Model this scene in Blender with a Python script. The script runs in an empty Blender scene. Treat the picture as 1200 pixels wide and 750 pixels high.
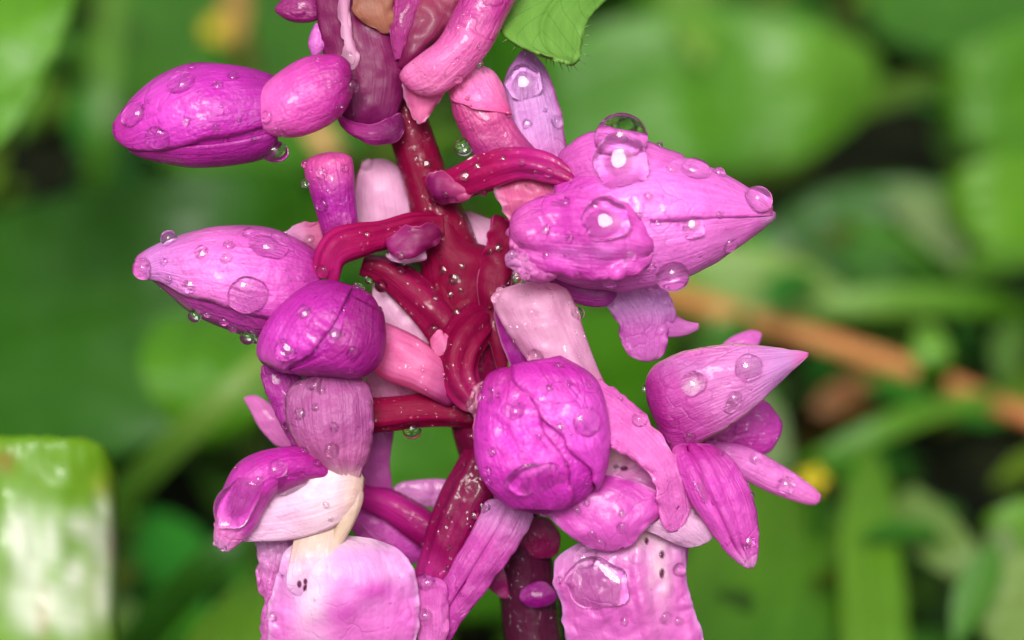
import bpy, math, random
from mathutils import Vector, Matrix, noise
from mathutils.bvhtree import BVHTree

# ---------------------------------------------------------------- camera, sky, sun, exposure
# 1 Blender unit = 1 cm of the real place
SC = bpy.context.scene
COL = SC.collection
SC.unit_settings.scale_length = 0.01
PITCH = math.radians(35)
DIST = 12.0                       # lens to the orchid
HC = 6.0                          # height of the flowers looked at, above the soil
S = 4.5 / 1200.0                  # one photograph pixel at the orchid
F = Vector((0, math.cos(PITCH), -math.sin(PITCH)))
U = Vector((0, math.sin(PITCH), math.cos(PITCH)))
R = Vector((1, 0, 0))
O = Vector((0, 0, HC))
CAM = O - F * DIST
cd = bpy.data.cameras.new('camera')
cam = bpy.data.objects.new('camera', cd)
COL.objects.link(cam)
cam.matrix_world = Matrix((( R.x, U.x, -F.x, CAM.x), (R.y, U.y, -F.y, CAM.y), (R.z, U.z, -F.z, CAM.z), (0, 0, 0, 1)))
cd.sensor_width = 36
cd.lens = 36 * DIST / 4.5
cd.clip_start = 0.05
cd.clip_end = 5000
cd.dof.use_dof = True
cd.dof.focus_distance = DIST - 0.28
cd.dof.aperture_fstop = cd.lens / 1000 / 0.36
SC.camera = cam

SUN_EL, SUN_AZ = math.radians(54), math.radians(-14)     # azimuth measured from behind the camera
wd = bpy.data.worlds.new('World')
SC.world = wd
wd.use_nodes = True
nt = wd.node_tree
nt.nodes.clear()
sky = nt.nodes.new('ShaderNodeTexSky')
sky.sky_type = 'NISHITA'
sky.sun_disc = False
sky.sun_elevation = SUN_EL
sky.sun_rotation = math.radians(180) + SUN_AZ
sky.air_density = 1.5
sky.dust_density = 6.0
sky.ozone_density = 1.0
hsv = nt.nodes.new('ShaderNodeHueSaturation')            # thin overcast: nearly white sky
hsv.inputs['Saturation'].default_value = 0.22
bg = nt.nodes.new('ShaderNodeBackground')
bg.inputs['Strength'].default_value = 0.07
wo = nt.nodes.new('ShaderNodeOutputWorld')
nt.links.new(sky.outputs[0], hsv.inputs['Color'])
nt.links.new(hsv.outputs[0], bg.inputs['Color'])
nt.links.new(bg.outputs[0], wo.inputs[0])
sl = bpy.data.lights.new('sun', 'SUN')
sl.energy = 2.4
sl.angle = math.radians(24)
sl.color = (1.0, 0.97, 0.92)
so = bpy.data.objects.new('sun', sl)
COL.objects.link(so)
sdir = Vector((math.sin(SUN_AZ) * math.cos(SUN_EL), -math.cos(SUN_AZ) * math.cos(SUN_EL), math.sin(SUN_EL)))
so.rotation_euler = sdir.to_track_quat('Z', 'Y').to_euler()
so.location = sdir * 50
SC.view_settings.view_transform = 'Standard'
SC.view_settings.look = 'None'
SC.view_settings.exposure = 0.95
SC.view_settings.gamma = 1
SC.view_settings.use_curve_mapping = False
SC.render.engine = 'CYCLES'
SC.cycles.use_denoising = True
SC.cycles.max_bounces = 14
SC.cycles.transmission_bounces = 10
SC.cycles.transparent_max_bounces = 8
SC.cycles.caustics_refractive = True
SC.cycles.caustics_reflective = True
SC.cycles.blur_glossy = 0.1
SC.cycles.sample_clamp_indirect = 60

rnd = random.Random(7)

# ---------------------------------------------------------------- helpers
def lin(c):
    return tuple(((v / 255) / 12.92 if v / 255 <= 0.04045 else ((v / 255 + 0.055) / 1.055) ** 2.4) for v in c)

def pig(c):
    # petal pigment read a little warmer than first estimated
    r, g, b = lin(c)
    if r > g and b > g:
        if g < 0.06 and b < r * 0.5:              # stem and ovary reds
            return (r * 0.84, g * 0.3, b * 1.4)
        if g > 0.25:                              # pale bracts and throats
            return (min(0.9, r * 0.99), g * 1.02, min(0.9, b * 1.04 + 0.3 * max(0, r * 0.9 - b)))
        return (min(0.9, r * 1.2), g * 0.95 + 0.004, min(0.9, b * 1.04 + 0.25 * max(0, r * 0.9 - b)))
    if g > r and b < 0.5 * g:
        return (r * 0.9, g * 0.88, b * 0.46)
    return (r, g, b)

def pt(x, y, w=0.0):
    """photograph pixel x, y at w pixel-widths in front of the orchid's plane -> place in the scene"""
    k = (DIST - w * S) / DIST
    return O + R * ((x - 600) * S * k) + U * ((375 - y) * S * k) - F * (w * S)

def ground_w(x, y, z=0.0):
    """how far behind (w) the soil (or height z) lies along the line through that pixel"""
    d = (pt(x, y, 0) - CAM)
    t = (CAM.z - z) / -d.z
    return (1 - t) * DIST / S

def cr(p0, p1, p2, p3, t):
    return tuple(0.5 * (2 * b + (c - a) * t + (2 * a - 5 * b + 4 * c - d) * t * t + (3 * b - a - 3 * c + d) * t ** 3)
                 for a, b, c, d in zip(p0, p1, p2, p3))

def spline(rows, n):
    rows = [tuple(float(v) for v in r) for r in rows]
    L = [0]
    for a, b in zip(rows, rows[1:]):
        L.append(L[-1] + max(3.0, math.dist(((a[0] + a[2]) / 2, (a[1] + a[3]) / 2), ((b[0] + b[2]) / 2, (b[1] + b[3]) / 2))))
    out = []
    for i in range(n + 1):
        s = L[-1] * i / n
        k = 0
        while k < len(rows) - 2 and s > L[k + 1]:
            k += 1
        t = (s - L[k]) / (L[k + 1] - L[k])
        g = lambda j: rows[min(max(j, 0), len(rows) - 1)]
        out.append(cr(g(k - 1), g(k), g(k + 1), g(k + 2), t))
    return out

def stops(cs, v):
    if v <= cs[0][0]:
        return cs[0][1]
    for (a, ca), (b, cb) in zip(cs, cs[1:]):
        if v <= b:
            t = (v - a) / (b - a)
            t = t * t * (3 - 2 * t)
            return tuple(x + (y - x) * t for x, y in zip(ca, cb))
    return cs[-1][1]

def empty(name, loc, parent=None):
    e = bpy.data.objects.new(name, None)
    e.empty_display_size = 0.1
    COL.objects.link(e)
    if parent:
        e.parent = parent
        e.matrix_parent_inverse = Matrix()
        e.location = Vector(loc) - parent_world(parent)
    else:
        e.location = loc
    return e

def parent_world(o):
    v = Vector((0, 0, 0))
    while o is not None:
        v = v + o.location
        o = o.parent
    return v

def tag(o, label=None, cat=None, group=None, kind=None):
    for k, v in (('label', label), ('category', cat), ('group', group), ('kind', kind)):
        if v:
            o[k] = v
    return o

REG = []          # (world verts, faces, description) of what water drops can sit on

def mesh_obj(name, verts, faces, mat, parent=None, uvs=None, cols=None, solid=0.0, reg=None, sub=0):
    base = parent_world(parent) if parent else Vector((0, 0, 0))
    if parent is None:
        base = sum(verts, Vector()) / len(verts)
        base.z = min(v.z for v in verts)
    me = bpy.data.meshes.new(name)
    me.from_pydata([v - base for v in verts], [], faces)
    if uvs:
        ul = me.uv_layers.new(name='UVMap')
        li = [0] * len(me.loops)
        me.loops.foreach_get('vertex_index', li)
        ul.data.foreach_set('uv', [c for i in li for c in uvs[i]])
    if cols:
        ca = me.color_attributes.new('Col', 'FLOAT_COLOR', 'POINT')
        ca.data.foreach_set('color', [c for col in cols for c in (*col[:3], 1.0)])
    me.polygons.foreach_set('use_smooth', [True] * len(me.polygons))
    me.update()
    me.materials.append(mat)
    o = bpy.data.objects.new(name, me)
    COL.objects.link(o)
    if parent:
        o.parent = parent
    else:
        o.location = base
    if solid:
        m = o.modifiers.new('thickness', 'SOLIDIFY')
        m.thickness = solid * S
        m.offset = 0
        m.use_quality_normals = True
    if reg is not None:
        REG.append((verts, faces, reg))
    return o

def loft(name, rows, col, mat, parent=None, closed=False, back=None, nv=44, nu=26, thick=4.0, amp=2.0, nscale=45.0,
         crinkle=0.0, ribs=0, ribamp=0.07, twist=0.0, edge=None, spots=(), patches=(), reg=None, seed=None, fold=(), curl=0.0, crump=0.5, rnd_ends=None):
    """rows: (xL, yL, xR, yR, w, bulge[, tilt]) from base to tip. A sheet (open) or a rounded body (closed)."""
    rows = [tuple(r) + (0,) * (7 - len(r)) for r in rows]
    seed = seed if seed is not None else rnd.random() * 99
    cs = [(v, pig(c)) for v, c in col] if isinstance(col, list) else [(0, pig(col))]
    ec = (pig(edge[0]), edge[1]) if edge else None
    sm = spline(rows, nv)
    if rnd_ends is None:
        rnd_ends = name in ('petal', 'sepal', 'bract', 'spur', 'hood', 'lip')
    V, UV, C, FC = [], [], [], []
    n = nu if closed else nu + 1
    if rnd_ends:            # living tissue ends round, not cut square
        wid = lambda q: math.hypot(q[2] - q[0], q[3] - q[1])
        LL = sum(math.hypot((p[0] + p[2] - q[0] - q[2]) / 2, (p[1] + p[3] - q[1] - q[3]) / 2) for p, q in zip(sm, sm[1:])) + 1
        e0, e1 = min(0.2, 0.3 * wid(sm[0]) / LL), min(0.2, 0.3 * wid(sm[-1]) / LL)
        out = []
        for i, q in enumerate(sm):
            v = i / nv
            s = 1.0
            if e0 > 0.015 and v < e0:
                s = math.sqrt(max(0.004, 1 - (1 - v / e0) ** 2))
            if e1 > 0.015 and v > 1 - e1:
                s = math.sqrt(max(0.004, 1 - (1 - (1 - v) / e1) ** 2))
            mx_, my_ = (q[0] + q[2]) / 2, (q[1] + q[3]) / 2
            out.append((mx_ + (q[0] - mx_) * s, my_ + (q[1] - my_) * s, mx_ + (q[2] - mx_) * s, my_ + (q[3] - my_) * s, q[4], q[5] * s, q[6]))
        sm = out
    for i, (xl, yl, xr, yr, w, b, tilt) in enumerate(sm):
        v = i / nv
        dx, dy = xr - xl, yr - yl
        ln = math.hypot(dx, dy) + 1e-6
        for j in range(n):
            if closed:
                th = 2 * math.pi * j / nu
                c, s = math.cos(th), math.sin(th)
                bb = b if s > 0 else (back * b if back is not None else b)
                k = 1 + (ribamp * (math.cos(ribs * th + twist * v * 6.283 + 1.2 * math.sin(th * 2 + seed)) + 0.8 * noise.noise(Vector((math.cos(th) * 2, math.sin(th) * 2, v * 3 + seed)))) if ribs else 0)
                u = c * k
                z = bb * s * k
            else:
                u = -1 + 2 * j / nu
                z = b * (1 - abs(u) ** 2.2) - curl * max(0, abs(u) - 0.72) ** 2 * 12
                for (fu0, fu1, wid, dep) in fold:        # creases along the length
                    fu = fu0 + (fu1 - fu0) * v
                    z -= dep * math.exp(-((u - fu) / wid) ** 2)
            x = (xl + xr) / 2 + dx / 2 * u
            y = (yl + yr) / 2 + dy / 2 * u
            ww = w + z + tilt * u / 2
            nz = noise.noise(Vector((x / nscale, y / nscale, seed + (3 if closed and z < 0 else 0))))
            nz2 = noise.noise(Vector((x / nscale * 2.7, y / nscale * 2.7, seed + 17)))
            if ln > 4:
                ww += amp * (nz * 1.6 + nz2 * 0.9 - crump * abs(noise.noise(Vector((x / 26, y / 26, seed + 31)))) * 2.2) * min(1, ln / 30)
                if crinkle and abs(u) > 0.55 and not closed:
                    e = (abs(u) - 0.55) / 0.45
                    q = noise.noise(Vector((x / 17, y / 17, seed))) + 0.5 * noise.noise(Vector((x / 8, y / 8, seed + 5)))
                    ww += crinkle * e * q * 2.2
                    x += crinkle * e * q * 0.9 * dx / ln
                    y += crinkle * e * q * 0.9 * dy / ln
            V.append(pt(x, y, ww))
            UV.append((j / nu, v))
            cc = stops(cs, v)
            if ec:
                t = max(0.0, (abs(u) - (1 - ec[1])) / ec[1]) if not closed else max(0.0, abs(u) - (1 - ec[1])) / ec[1]
                t = min(1, t) ** 1.5
                cc = tuple(a + (q - a) * t for a, q in zip(cc, ec[0]))
            for (px, py, rx, ry, pc, st) in patches:
                t = st * math.exp(-((x - px) / rx) ** 2 - ((y - py) / ry) ** 2)
                t *= min(1.0, 0.75 + 0.6 * nz2)
                cc = tuple(a + (q - a) * t for a, q in zip(cc, pig(pc)))
            for (px, py, rx, ry) in spots:
                d = ((x - px) / rx) ** 2 + ((y - py) / ry) ** 2
                if d < 2.2:
                    t = min(1, max(0, 1.6 - d))
                    cc = tuple(a + (q - a) * t for a, q in zip(cc, lin((90, 5, 60))))
            C.append(cc)
    for i in range(nv):
        for j in range(nu):
            a = i * n + j
            b2 = i * n + (j + 1) % n
            FC.append((a, b2, b2 + n, a + n))
    if closed:
        FC.append(tuple(range(n - 1, -1, -1)))
        FC.append(tuple(nv * n + j for j in range(n)))
    return mesh_obj(name, V, FC, mat, parent, UV, C, 0 if closed else thick, reg)

def tube(name, pts, col, mat, parent=None, nu=14, nv=30, reg=None, amp=0.6, back=None, ribs=0, ribamp=0.06, **kw):
    """pts: (x, y, w, radius) along the middle"""
    rows = []
    for i, (x, y, w, r) in enumerate(pts):
        a, b = pts[max(0, i - 1)], pts[min(len(pts) - 1, i + 1)]
        dx, dy = b[0] - a[0], b[1] - a[1]
        l = math.hypot(dx, dy) + 1e-6
        rows.append((x - dy / l * r, y + dx / l * r, x + dy / l * r, y - dx / l * r, w, r))
    return loft(name, rows, col, mat, parent, closed=True, nu=nu, nv=nv, reg=reg, amp=amp, ribs=ribs, ribamp=ribamp, **kw)

# ---------------------------------------------------------------- materials
def node(nt, kind, **kw):
    n = nt.nodes.new(kind)
    for k, v in kw.items():
        if k in n.inputs:
            n.inputs[k].default_value = v
        else:
            setattr(n, k, v)
    return n

def new_mat(name):
    m = bpy.data.materials.new(name)
    m.use_nodes = True
    m.node_tree.nodes.clear()
    return m, m.node_tree

def plant_mat(name, trans=0.35, rough=0.42, coat=0.35, coat_rough=0.12, bump=0.25, cell=60.0, vein=0.0, veins=9.0, mottle=0.25,
              wet=0.4, mscale=4.0, sss=0.0, across=0.0, spec=0.5, dark=(0.66, 0.28, 0.6), tsat=1.15, stri=26.0, wetbump=None, crease=0.0):
    """living tissue: pigment from the mesh, mottling, veins along the length, fine cells, a wet skin, light through it"""
    m, t = new_mat(name)
    L = t.links.new
    att = node(t, 'ShaderNodeAttribute', attribute_name='Col')
    tc = node(t, 'ShaderNodeTexCoord')
    uv = node(t, 'ShaderNodeSeparateXYZ')
    L(tc.outputs['UV'], uv.inputs[0])
    n1 = node(t, 'ShaderNodeTexNoise', Scale=mscale, Detail=6.0, Roughness=0.6)
    L(tc.outputs['Object'], n1.inputs['Vector'])
    r1 = node(t, 'ShaderNodeMapRange', **{'From Min': 0.35, 'From Max': 0.68, 'To Min': 0.0, 'To Max': mottle})
    L(n1.outputs[0], r1.inputs[0])
    mx = node(t, 'ShaderNodeMix', data_type='RGBA', blend_type='MULTIPLY')
    L(r1.outputs[0], mx.inputs[0])
    L(att.outputs['Color'], mx.inputs[6])
    mx.inputs[7].default_value = (*dark, 1)
    colour = mx.outputs[2]
    height = None
    if vein:
        # longitudinal veins, bent by noise
        n2 = node(t, 'ShaderNodeTexNoise', Scale=5.0, Detail=3.0)
        L(tc.outputs['Object'], n2.inputs['Vector'])
        ma = node(t, 'ShaderNodeMath', operation='MULTIPLY_ADD')
        L(n2.outputs[0], ma.inputs[0])
        ma.inputs[1].default_value = 0.10
        L(uv.outputs[0], ma.inputs[2])
        src = ma.outputs[0]
        if across:       # side veins leave the midrib at a slant
            ab = node(t, 'ShaderNodeMath', operation='SUBTRACT')
            L(ma.outputs[0], ab.inputs[0])
            ab.inputs[1].default_value = 0.55
            ab2 = node(t, 'ShaderNodeMath', operation='ABSOLUTE')
            L(ab.outputs[0], ab2.inputs[0])
            sl_ = node(t, 'ShaderNodeMath', operation='MULTIPLY_ADD')
            L(ab2.outputs[0], sl_.inputs[0])
            sl_.inputs[1].default_value = -across
            L(uv.outputs[1], sl_.inputs[2])
            src = sl_.outputs[0]
        mu = node(t, 'ShaderNodeMath', operation='MULTIPLY')
        L(src, mu.inputs[0])
        mu.inputs[1].default_value = veins * math.pi
        sn = node(t, 'ShaderNodeMath', operation='SINE')
        L(mu.outputs[0], sn.inputs[0])
        an = node(t, 'ShaderNodeMath', operation='ABSOLUTE')
        L(sn.outputs[0], an.inputs[0])
        vr = node(t, 'ShaderNodeMapRange', **{'From Min': 0.0, 'From Max': 0.22, 'To Min': vein, 'To Max': 0.0})
        L(an.outputs[0], vr.inputs[0])
        m2 = node(t, 'ShaderNodeMix', data_type='RGBA', blend_type='MULTIPLY')
        L(vr.outputs[0], m2.inputs[0])
        L(colour, m2.inputs[6])
        m2.inputs[7].default_value = (*dark, 1)
        colour = m2.outputs[2]
        height = vr.outputs[0]
    vo = node(t, 'ShaderNodeTexVoronoi', Scale=cell)
    L(tc.outputs['Object'], vo.inputs['Vector'])
    n3 = node(t, 'ShaderNodeTexNoise', Scale=cell * 0.28, Detail=5.0, Roughness=0.65)
    L(tc.outputs['Object'], n3.inputs['Vector'])
    hh = node(t, 'ShaderNodeMath', operation='MULTIPLY_ADD')
    L(vo.outputs['Distance'], hh.inputs[0])
    hh.inputs[1].default_value = -0.35
    L(n3.outputs[0], hh.inputs[2])
    hout = hh.outputs[0]
    if height:
        h2 = node(t, 'ShaderNodeMath', operation='MULTIPLY_ADD')
        L(height, h2.inputs[0])
        h2.inputs[1].default_value = -0.6
        L(hout, h2.inputs[2])
        hout = h2.outputs[0]
    mp = node(t, 'ShaderNodeMapping')
    mp.inputs['Scale'].default_value = (stri, stri * 0.12, 1)
    L(tc.outputs['UV'], mp.inputs['Vector'])
    n6 = node(t, 'ShaderNodeTexNoise', Scale=1.0, Detail=5.0, Roughness=0.6, Distortion=0.6)
    L(mp.outputs[0], n6.inputs['Vector'])
    h3 = node(t, 'ShaderNodeMath', operation='MULTIPLY_ADD')
    L(n6.outputs[0], h3.inputs[0])
    h3.inputs[1].default_value = 1.4
    L(hout, h3.inputs[2])
    hout = h3.outputs[0]
    sr = node(t, 'ShaderNodeMapRange', **{'From Min': 0.42, 'From Max': 0.7, 'To Min': 0.0, 'To Max': mottle})
    L(n6.outputs[0], sr.inputs[0])
    m3 = node(t, 'ShaderNodeMix', data_type='RGBA', blend_type='MULTIPLY')
    L(sr.outputs[0], m3.inputs[0])
    L(colour, m3.inputs[6])
    m3.inputs[7].default_value = (*dark, 1)
    colour = m3.outputs[2]
    if crease:             # fine folds, bumped, with crease shade darkened into the colour
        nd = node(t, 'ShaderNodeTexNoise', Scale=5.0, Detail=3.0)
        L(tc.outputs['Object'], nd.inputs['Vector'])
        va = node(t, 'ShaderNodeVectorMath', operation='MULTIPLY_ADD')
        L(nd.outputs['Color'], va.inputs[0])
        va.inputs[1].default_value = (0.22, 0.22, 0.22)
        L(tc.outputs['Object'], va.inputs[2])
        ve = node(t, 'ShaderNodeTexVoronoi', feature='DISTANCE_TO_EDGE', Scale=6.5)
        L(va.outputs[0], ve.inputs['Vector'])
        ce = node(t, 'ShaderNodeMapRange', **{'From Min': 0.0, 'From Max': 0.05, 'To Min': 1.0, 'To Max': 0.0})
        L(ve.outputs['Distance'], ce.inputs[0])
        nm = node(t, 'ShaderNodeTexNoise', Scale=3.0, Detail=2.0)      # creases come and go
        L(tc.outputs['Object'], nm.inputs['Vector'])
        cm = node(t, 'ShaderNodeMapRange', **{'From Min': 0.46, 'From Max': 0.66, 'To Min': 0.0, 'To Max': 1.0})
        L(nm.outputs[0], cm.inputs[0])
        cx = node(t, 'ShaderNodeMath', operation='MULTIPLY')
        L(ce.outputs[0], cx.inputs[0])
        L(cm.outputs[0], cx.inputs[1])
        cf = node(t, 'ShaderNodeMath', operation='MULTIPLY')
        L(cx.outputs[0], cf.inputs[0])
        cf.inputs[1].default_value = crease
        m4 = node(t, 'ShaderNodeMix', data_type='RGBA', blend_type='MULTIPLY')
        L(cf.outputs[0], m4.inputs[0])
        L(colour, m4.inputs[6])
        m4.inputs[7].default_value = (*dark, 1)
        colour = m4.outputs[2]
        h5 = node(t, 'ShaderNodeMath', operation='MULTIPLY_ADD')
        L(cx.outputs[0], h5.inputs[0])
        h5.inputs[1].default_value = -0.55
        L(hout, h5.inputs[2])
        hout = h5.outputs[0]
    bp = node(t, 'ShaderNodeBump', Strength=bump, Distance=0.02)
    L(hout, bp.inputs['Height'])
    # patches of water film: smoother coat where the film lies
    n4 = node(t, 'ShaderNodeTexNoise', Scale=3.2, Detail=4.0)
    L(tc.outputs['Object'], n4.inputs['Vector'])
    wr = node(t, 'ShaderNodeMapRange', **{'From Min': 0.48, 'From Max': 0.56, 'To Min': coat * 0.35, 'To Max': coat + wet})
    L(n4.outputs[0], wr.inputs[0])
    bp2 = node(t, 'ShaderNodeBump', Strength=wetbump or min(1, bump * 0.8), Distance=0.03)
    n5 = node(t, 'ShaderNodeTexNoise', Scale=11.0, Detail=3.0)
    L(tc.outputs['Object'], n5.inputs['Vector'])
    L(n5.outputs[0], bp2.inputs['Height'])
    p = node(t, 'ShaderNodeBsdfPrincipled')
    L(colour, p.inputs['Base Color'])
    p.inputs['Roughness'].default_value = rough
    p.inputs['Specular IOR Level'].default_value = spec
    L(wr.outputs[0], p.inputs['Coat Weight'])
    p.inputs['Coat Roughness'].default_value = coat_rough
    p.inputs['Coat IOR'].default_value = 1.33
    L(bp.outputs[0], p.inputs['Normal'])
    L(bp2.outputs[0], p.inputs['Coat Normal'])
    if sss:
        p.inputs['Subsurface Weight'].default_value = sss
        p.inputs['Subsurface Radius'].default_value = (0.12, 0.05, 0.1)
        p.inputs['Subsurface Scale'].default_value = 0.5
    tr = node(t, 'ShaderNodeBsdfTranslucent')
    hs = node(t, 'ShaderNodeHueSaturation', Saturation=tsat, Value=1.15)
    L(colour, hs.inputs['Color'])
    L(hs.outputs[0], tr.inputs['Color'])
    L(bp.outputs[0], tr.inputs['Normal'])
    ms = node(t, 'ShaderNodeMixShader')
    ms.inputs[0].default_value = trans
    L(p.outputs[0], ms.inputs[1])
    L(tr.outputs[0], ms.inputs[2])
    out = node(t, 'ShaderNodeOutputMaterial')
    L(ms.outputs[0], out.inputs[0])
    return m

M = {
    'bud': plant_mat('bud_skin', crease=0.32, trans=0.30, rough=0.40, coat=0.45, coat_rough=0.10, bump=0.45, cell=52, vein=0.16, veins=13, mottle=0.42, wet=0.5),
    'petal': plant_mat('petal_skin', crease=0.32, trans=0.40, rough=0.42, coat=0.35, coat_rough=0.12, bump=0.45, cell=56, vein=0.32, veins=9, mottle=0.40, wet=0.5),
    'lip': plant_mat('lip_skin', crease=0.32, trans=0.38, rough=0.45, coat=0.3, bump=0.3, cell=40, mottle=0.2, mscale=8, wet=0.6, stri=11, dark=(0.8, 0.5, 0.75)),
    'bract': plant_mat('bract_skin', trans=0.5, rough=0.5, coat=0.1, bump=0.2, cell=45, vein=0.25, veins=5, mottle=0.2, wet=0.3),
    'stem': plant_mat('stem_skin', trans=0.06, rough=0.5, coat=0.08, coat_rough=0.06, bump=0.22, cell=26, vein=0.25, veins=14, mottle=0.35, wet=0.8, wetbump=0.9, spec=0.1,
                      dark=(0.45, 0.2, 0.3)),
    'ovary': plant_mat('ovary_skin', trans=0.10, rough=0.5, coat=0.06, coat_rough=0.08, bump=0.22, cell=30, vein=0.3, veins=12, mottle=0.35, wet=0.7, wetbump=0.7, spec=0.1,
                       dark=(0.45, 0.2, 0.3)),
    'smooth_leaf': plant_mat('smooth_leaf_skin', trans=0.25, rough=0.5, coat=0.1, bump=0.15, cell=6, mottle=0.35, mscale=1.6, spec=0.3, stri=5, dark=(0.6, 0.65, 0.45)),
    'leaf': plant_mat('leaf_skin', trans=0.3, rough=0.5, coat=0.05, coat_rough=0.25, bump=0.3, cell=9, vein=0.35, veins=9, across=0.5, mottle=0.55, mscale=0.9,
                      wet=0.25, spec=0.3, stri=6, dark=(0.4, 0.55, 0.3), tsat=1.1),
    'grass': plant_mat('grass_skin', trans=0.3, rough=0.45, coat=0.1, coat_rough=0.2, bump=0.2, cell=9, vein=0.25, veins=8, mottle=0.3, mscale=1.5,
                       spec=0.35, dark=(0.5, 0.6, 0.4)),
    'dry': plant_mat('dry_stalk_skin', trans=0.05, rough=0.7, coat=0.05, bump=0.4, cell=14, vein=0.3, veins=12, mottle=0.4, wet=0.1, dark=(0.5, 0.4, 0.3)),
}

m, t = new_mat('water')
p = node(t, 'ShaderNodeBsdfPrincipled')
p.inputs['Base Color'].default_value = (1, 1, 1, 1)
p.inputs['Roughness'].default_value = 0.0
p.inputs['IOR'].default_value = 1.333
p.inputs['Transmission Weight'].default_value = 1.0
o_ = node(t, 'ShaderNodeOutputMaterial')
t.links.new(p.outputs[0], o_.inputs[0])
M['water'] = m

m, t = new_mat('soil')
tc = node(t, 'ShaderNodeTexCoord')
n1 = node(t, 'ShaderNodeTexNoise', Scale=0.9, Detail=8.0, Roughness=0.65)
t.links.new(tc.outputs['Object'], n1.inputs['Vector'])
rp = node(t, 'ShaderNodeValToRGB')
rp.color_ramp.elements[0].position = 0.35
rp.color_ramp.elements[0].color = (0.003, 0.004, 0.002, 1)
rp.color_ramp.elements[1].position = 0.7
rp.color_ramp.elements[1].color = (0.014, 0.018, 0.006, 1)
t.links.new(n1.outputs[0], rp.inputs[0])
p = node(t, 'ShaderNodeBsdfPrincipled', Roughness=0.95)
p.inputs['Specular IOR Level'].default_value = 0.1
t.links.new(rp.outputs[0], p.inputs['Base Color'])
bp = node(t, 'ShaderNodeBump', Strength=0.8, Distance=0.4)
t.links.new(n1.outputs[0], bp.inputs['Height'])
t.links.new(bp.outputs[0], p.inputs['Normal'])
o_ = node(t, 'ShaderNodeOutputMaterial')
t.links.new(p.outputs[0], o_.inputs[0])
M['soil'] = m

# ---------------------------------------------------------------- the ground
def build_ground():
    xs = [-4000, -600, -120] + [-60 + i * 2 for i in range(61)] + [120, 600, 4000]
    ys = [-4000, -600, -120] + [-40 + i * 2 for i in range(61)] + [160, 600, 4000]
    V = [Vector((x, y, 0.5 * noise.noise(Vector((x * 0.23, y * 0.23, 3))) if abs(x) < 60 and abs(y - 20) < 60 else 0.0)) for y in ys for x in xs]
    n = len(xs)
    FC = [(j * n + i, j * n + i + 1, (j + 1) * n + i + 1, (j + 1) * n + i) for j in range(len(ys) - 1) for i in range(n - 1)]
    me = bpy.data.meshes.new('ground')
    me.from_pydata(V, [], FC)
    me.polygons.foreach_set('use_smooth', [True] * len(FC))
    me.materials.append(M['soil'])
    o = bpy.data.objects.new('ground', me)
    COL.objects.link(o)
    tag(o, kind='structure')
build_ground()

# ---------------------------------------------------------------- plants behind the orchid
def leaf_plant(name, rows, col, label, cat='leaf', mat='leaf', bulge=6, group=None, foot=None, amp=6, edge=None, patches=(), stalk=(96, 120, 50), nv=40, crinkle=3, thick=7, tip_drop=0.0, fold=0.0):
    """rows: (xL, yL, xR, yR, height above soil) base -> tip. One leaf blade on its stalk, rooted in the soil."""
    R7 = []
    for (xl, yl, xr, yr, z) in rows:
        R7.append((xl, yl, xr, yr, ground_w((xl + xr) / 2, (yl + yr) / 2, z), bulge))
    x0, y0 = (rows[0][0] + rows[0][2]) / 2, (rows[0][1] + rows[0][3]) / 2
    b = pt(x0, y0, R7[0][4])
    if foot is None:
        g = Vector((b.x, b.y + 0.6, 0.0))
    else:
        g = Vector((*foot, 0.0))
    e = empty(name, g)
    tag(e, label, cat, group)
    loft('blade', R7, col, M[mat], e, amp=amp, nscale=120, crinkle=crinkle, edge=edge, patches=patches, thick=thick, nv=nv, fold=[(0, 0, 0.07, fold)] if fold else ())
    # stalk from the blade's base down to the soil
    n = 12
    c = [b.lerp(g, i / n) + Vector((0, 0, 0.35 * b.z * math.sin(math.pi * i / n) * 0.4)) for i in range(n + 1)]
    V, FC = [], []
    q = 8
    for i, p0 in enumerate(c):
        tdir = (c[min(n, i + 1)] - c[max(0, i - 1)]).normalized()
        ax = tdir.cross(Vector((0.3, 1, 0.2))).normalized()
        ay = tdir.cross(ax)
        for j in range(q):
            th = 6.2832 * j / q
            V.append(p0 + (ax * math.cos(th) + ay * math.sin(th)) * (0.06 + 0.02 * i / n))
    for i in range(n):
        for j in range(q):
            FC.append((i * q + j, i * q + (j + 1) % q, (i + 1) * q + (j + 1) % q, (i + 1) * q + j))
    mesh_obj('stalk', V, FC, M['grass'], e, [(0.5, 0.5)] * len(V), [lin(stalk)] * len(V))
    return e

G1, G2, G3, G4 = (44, 96, 22), (58, 116, 26), (74, 132, 30), (96, 146, 44)
leaf_plant('broad_leaf', [(-230, 300, -230, 620, 1.2), (-60, 262, -70, 590, 1.6), (70, 230, 60, 560, 2.0), (190, 208, 180, 520, 2.3), (290, 196, 280, 470, 2.4), (350, 205, 345, 400, 2.3), (384, 270, 380, 320, 2.2)],
           [(0, G1), (0.6, (50, 106, 24)), (1, G2)], 'large dark green smooth leaf behind the two lilac and magenta buds', foot=(-6.0, 9.0), amp=9, fold=14)
leaf_plant('broad_leaf', [(120, -90, 420, -120, 0.8), (128, 0, 420, -20, 1.0), (136, 80, 410, 60, 1.2), (160, 150, 392, 150, 1.3), (220, 205, 350, 205, 1.3), (270, 226, 300, 226, 1.2)],
           [(0, G2), (1, G3)], 'mid green leaf hanging down behind the topmost magenta bud', amp=9, fold=12)
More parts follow.
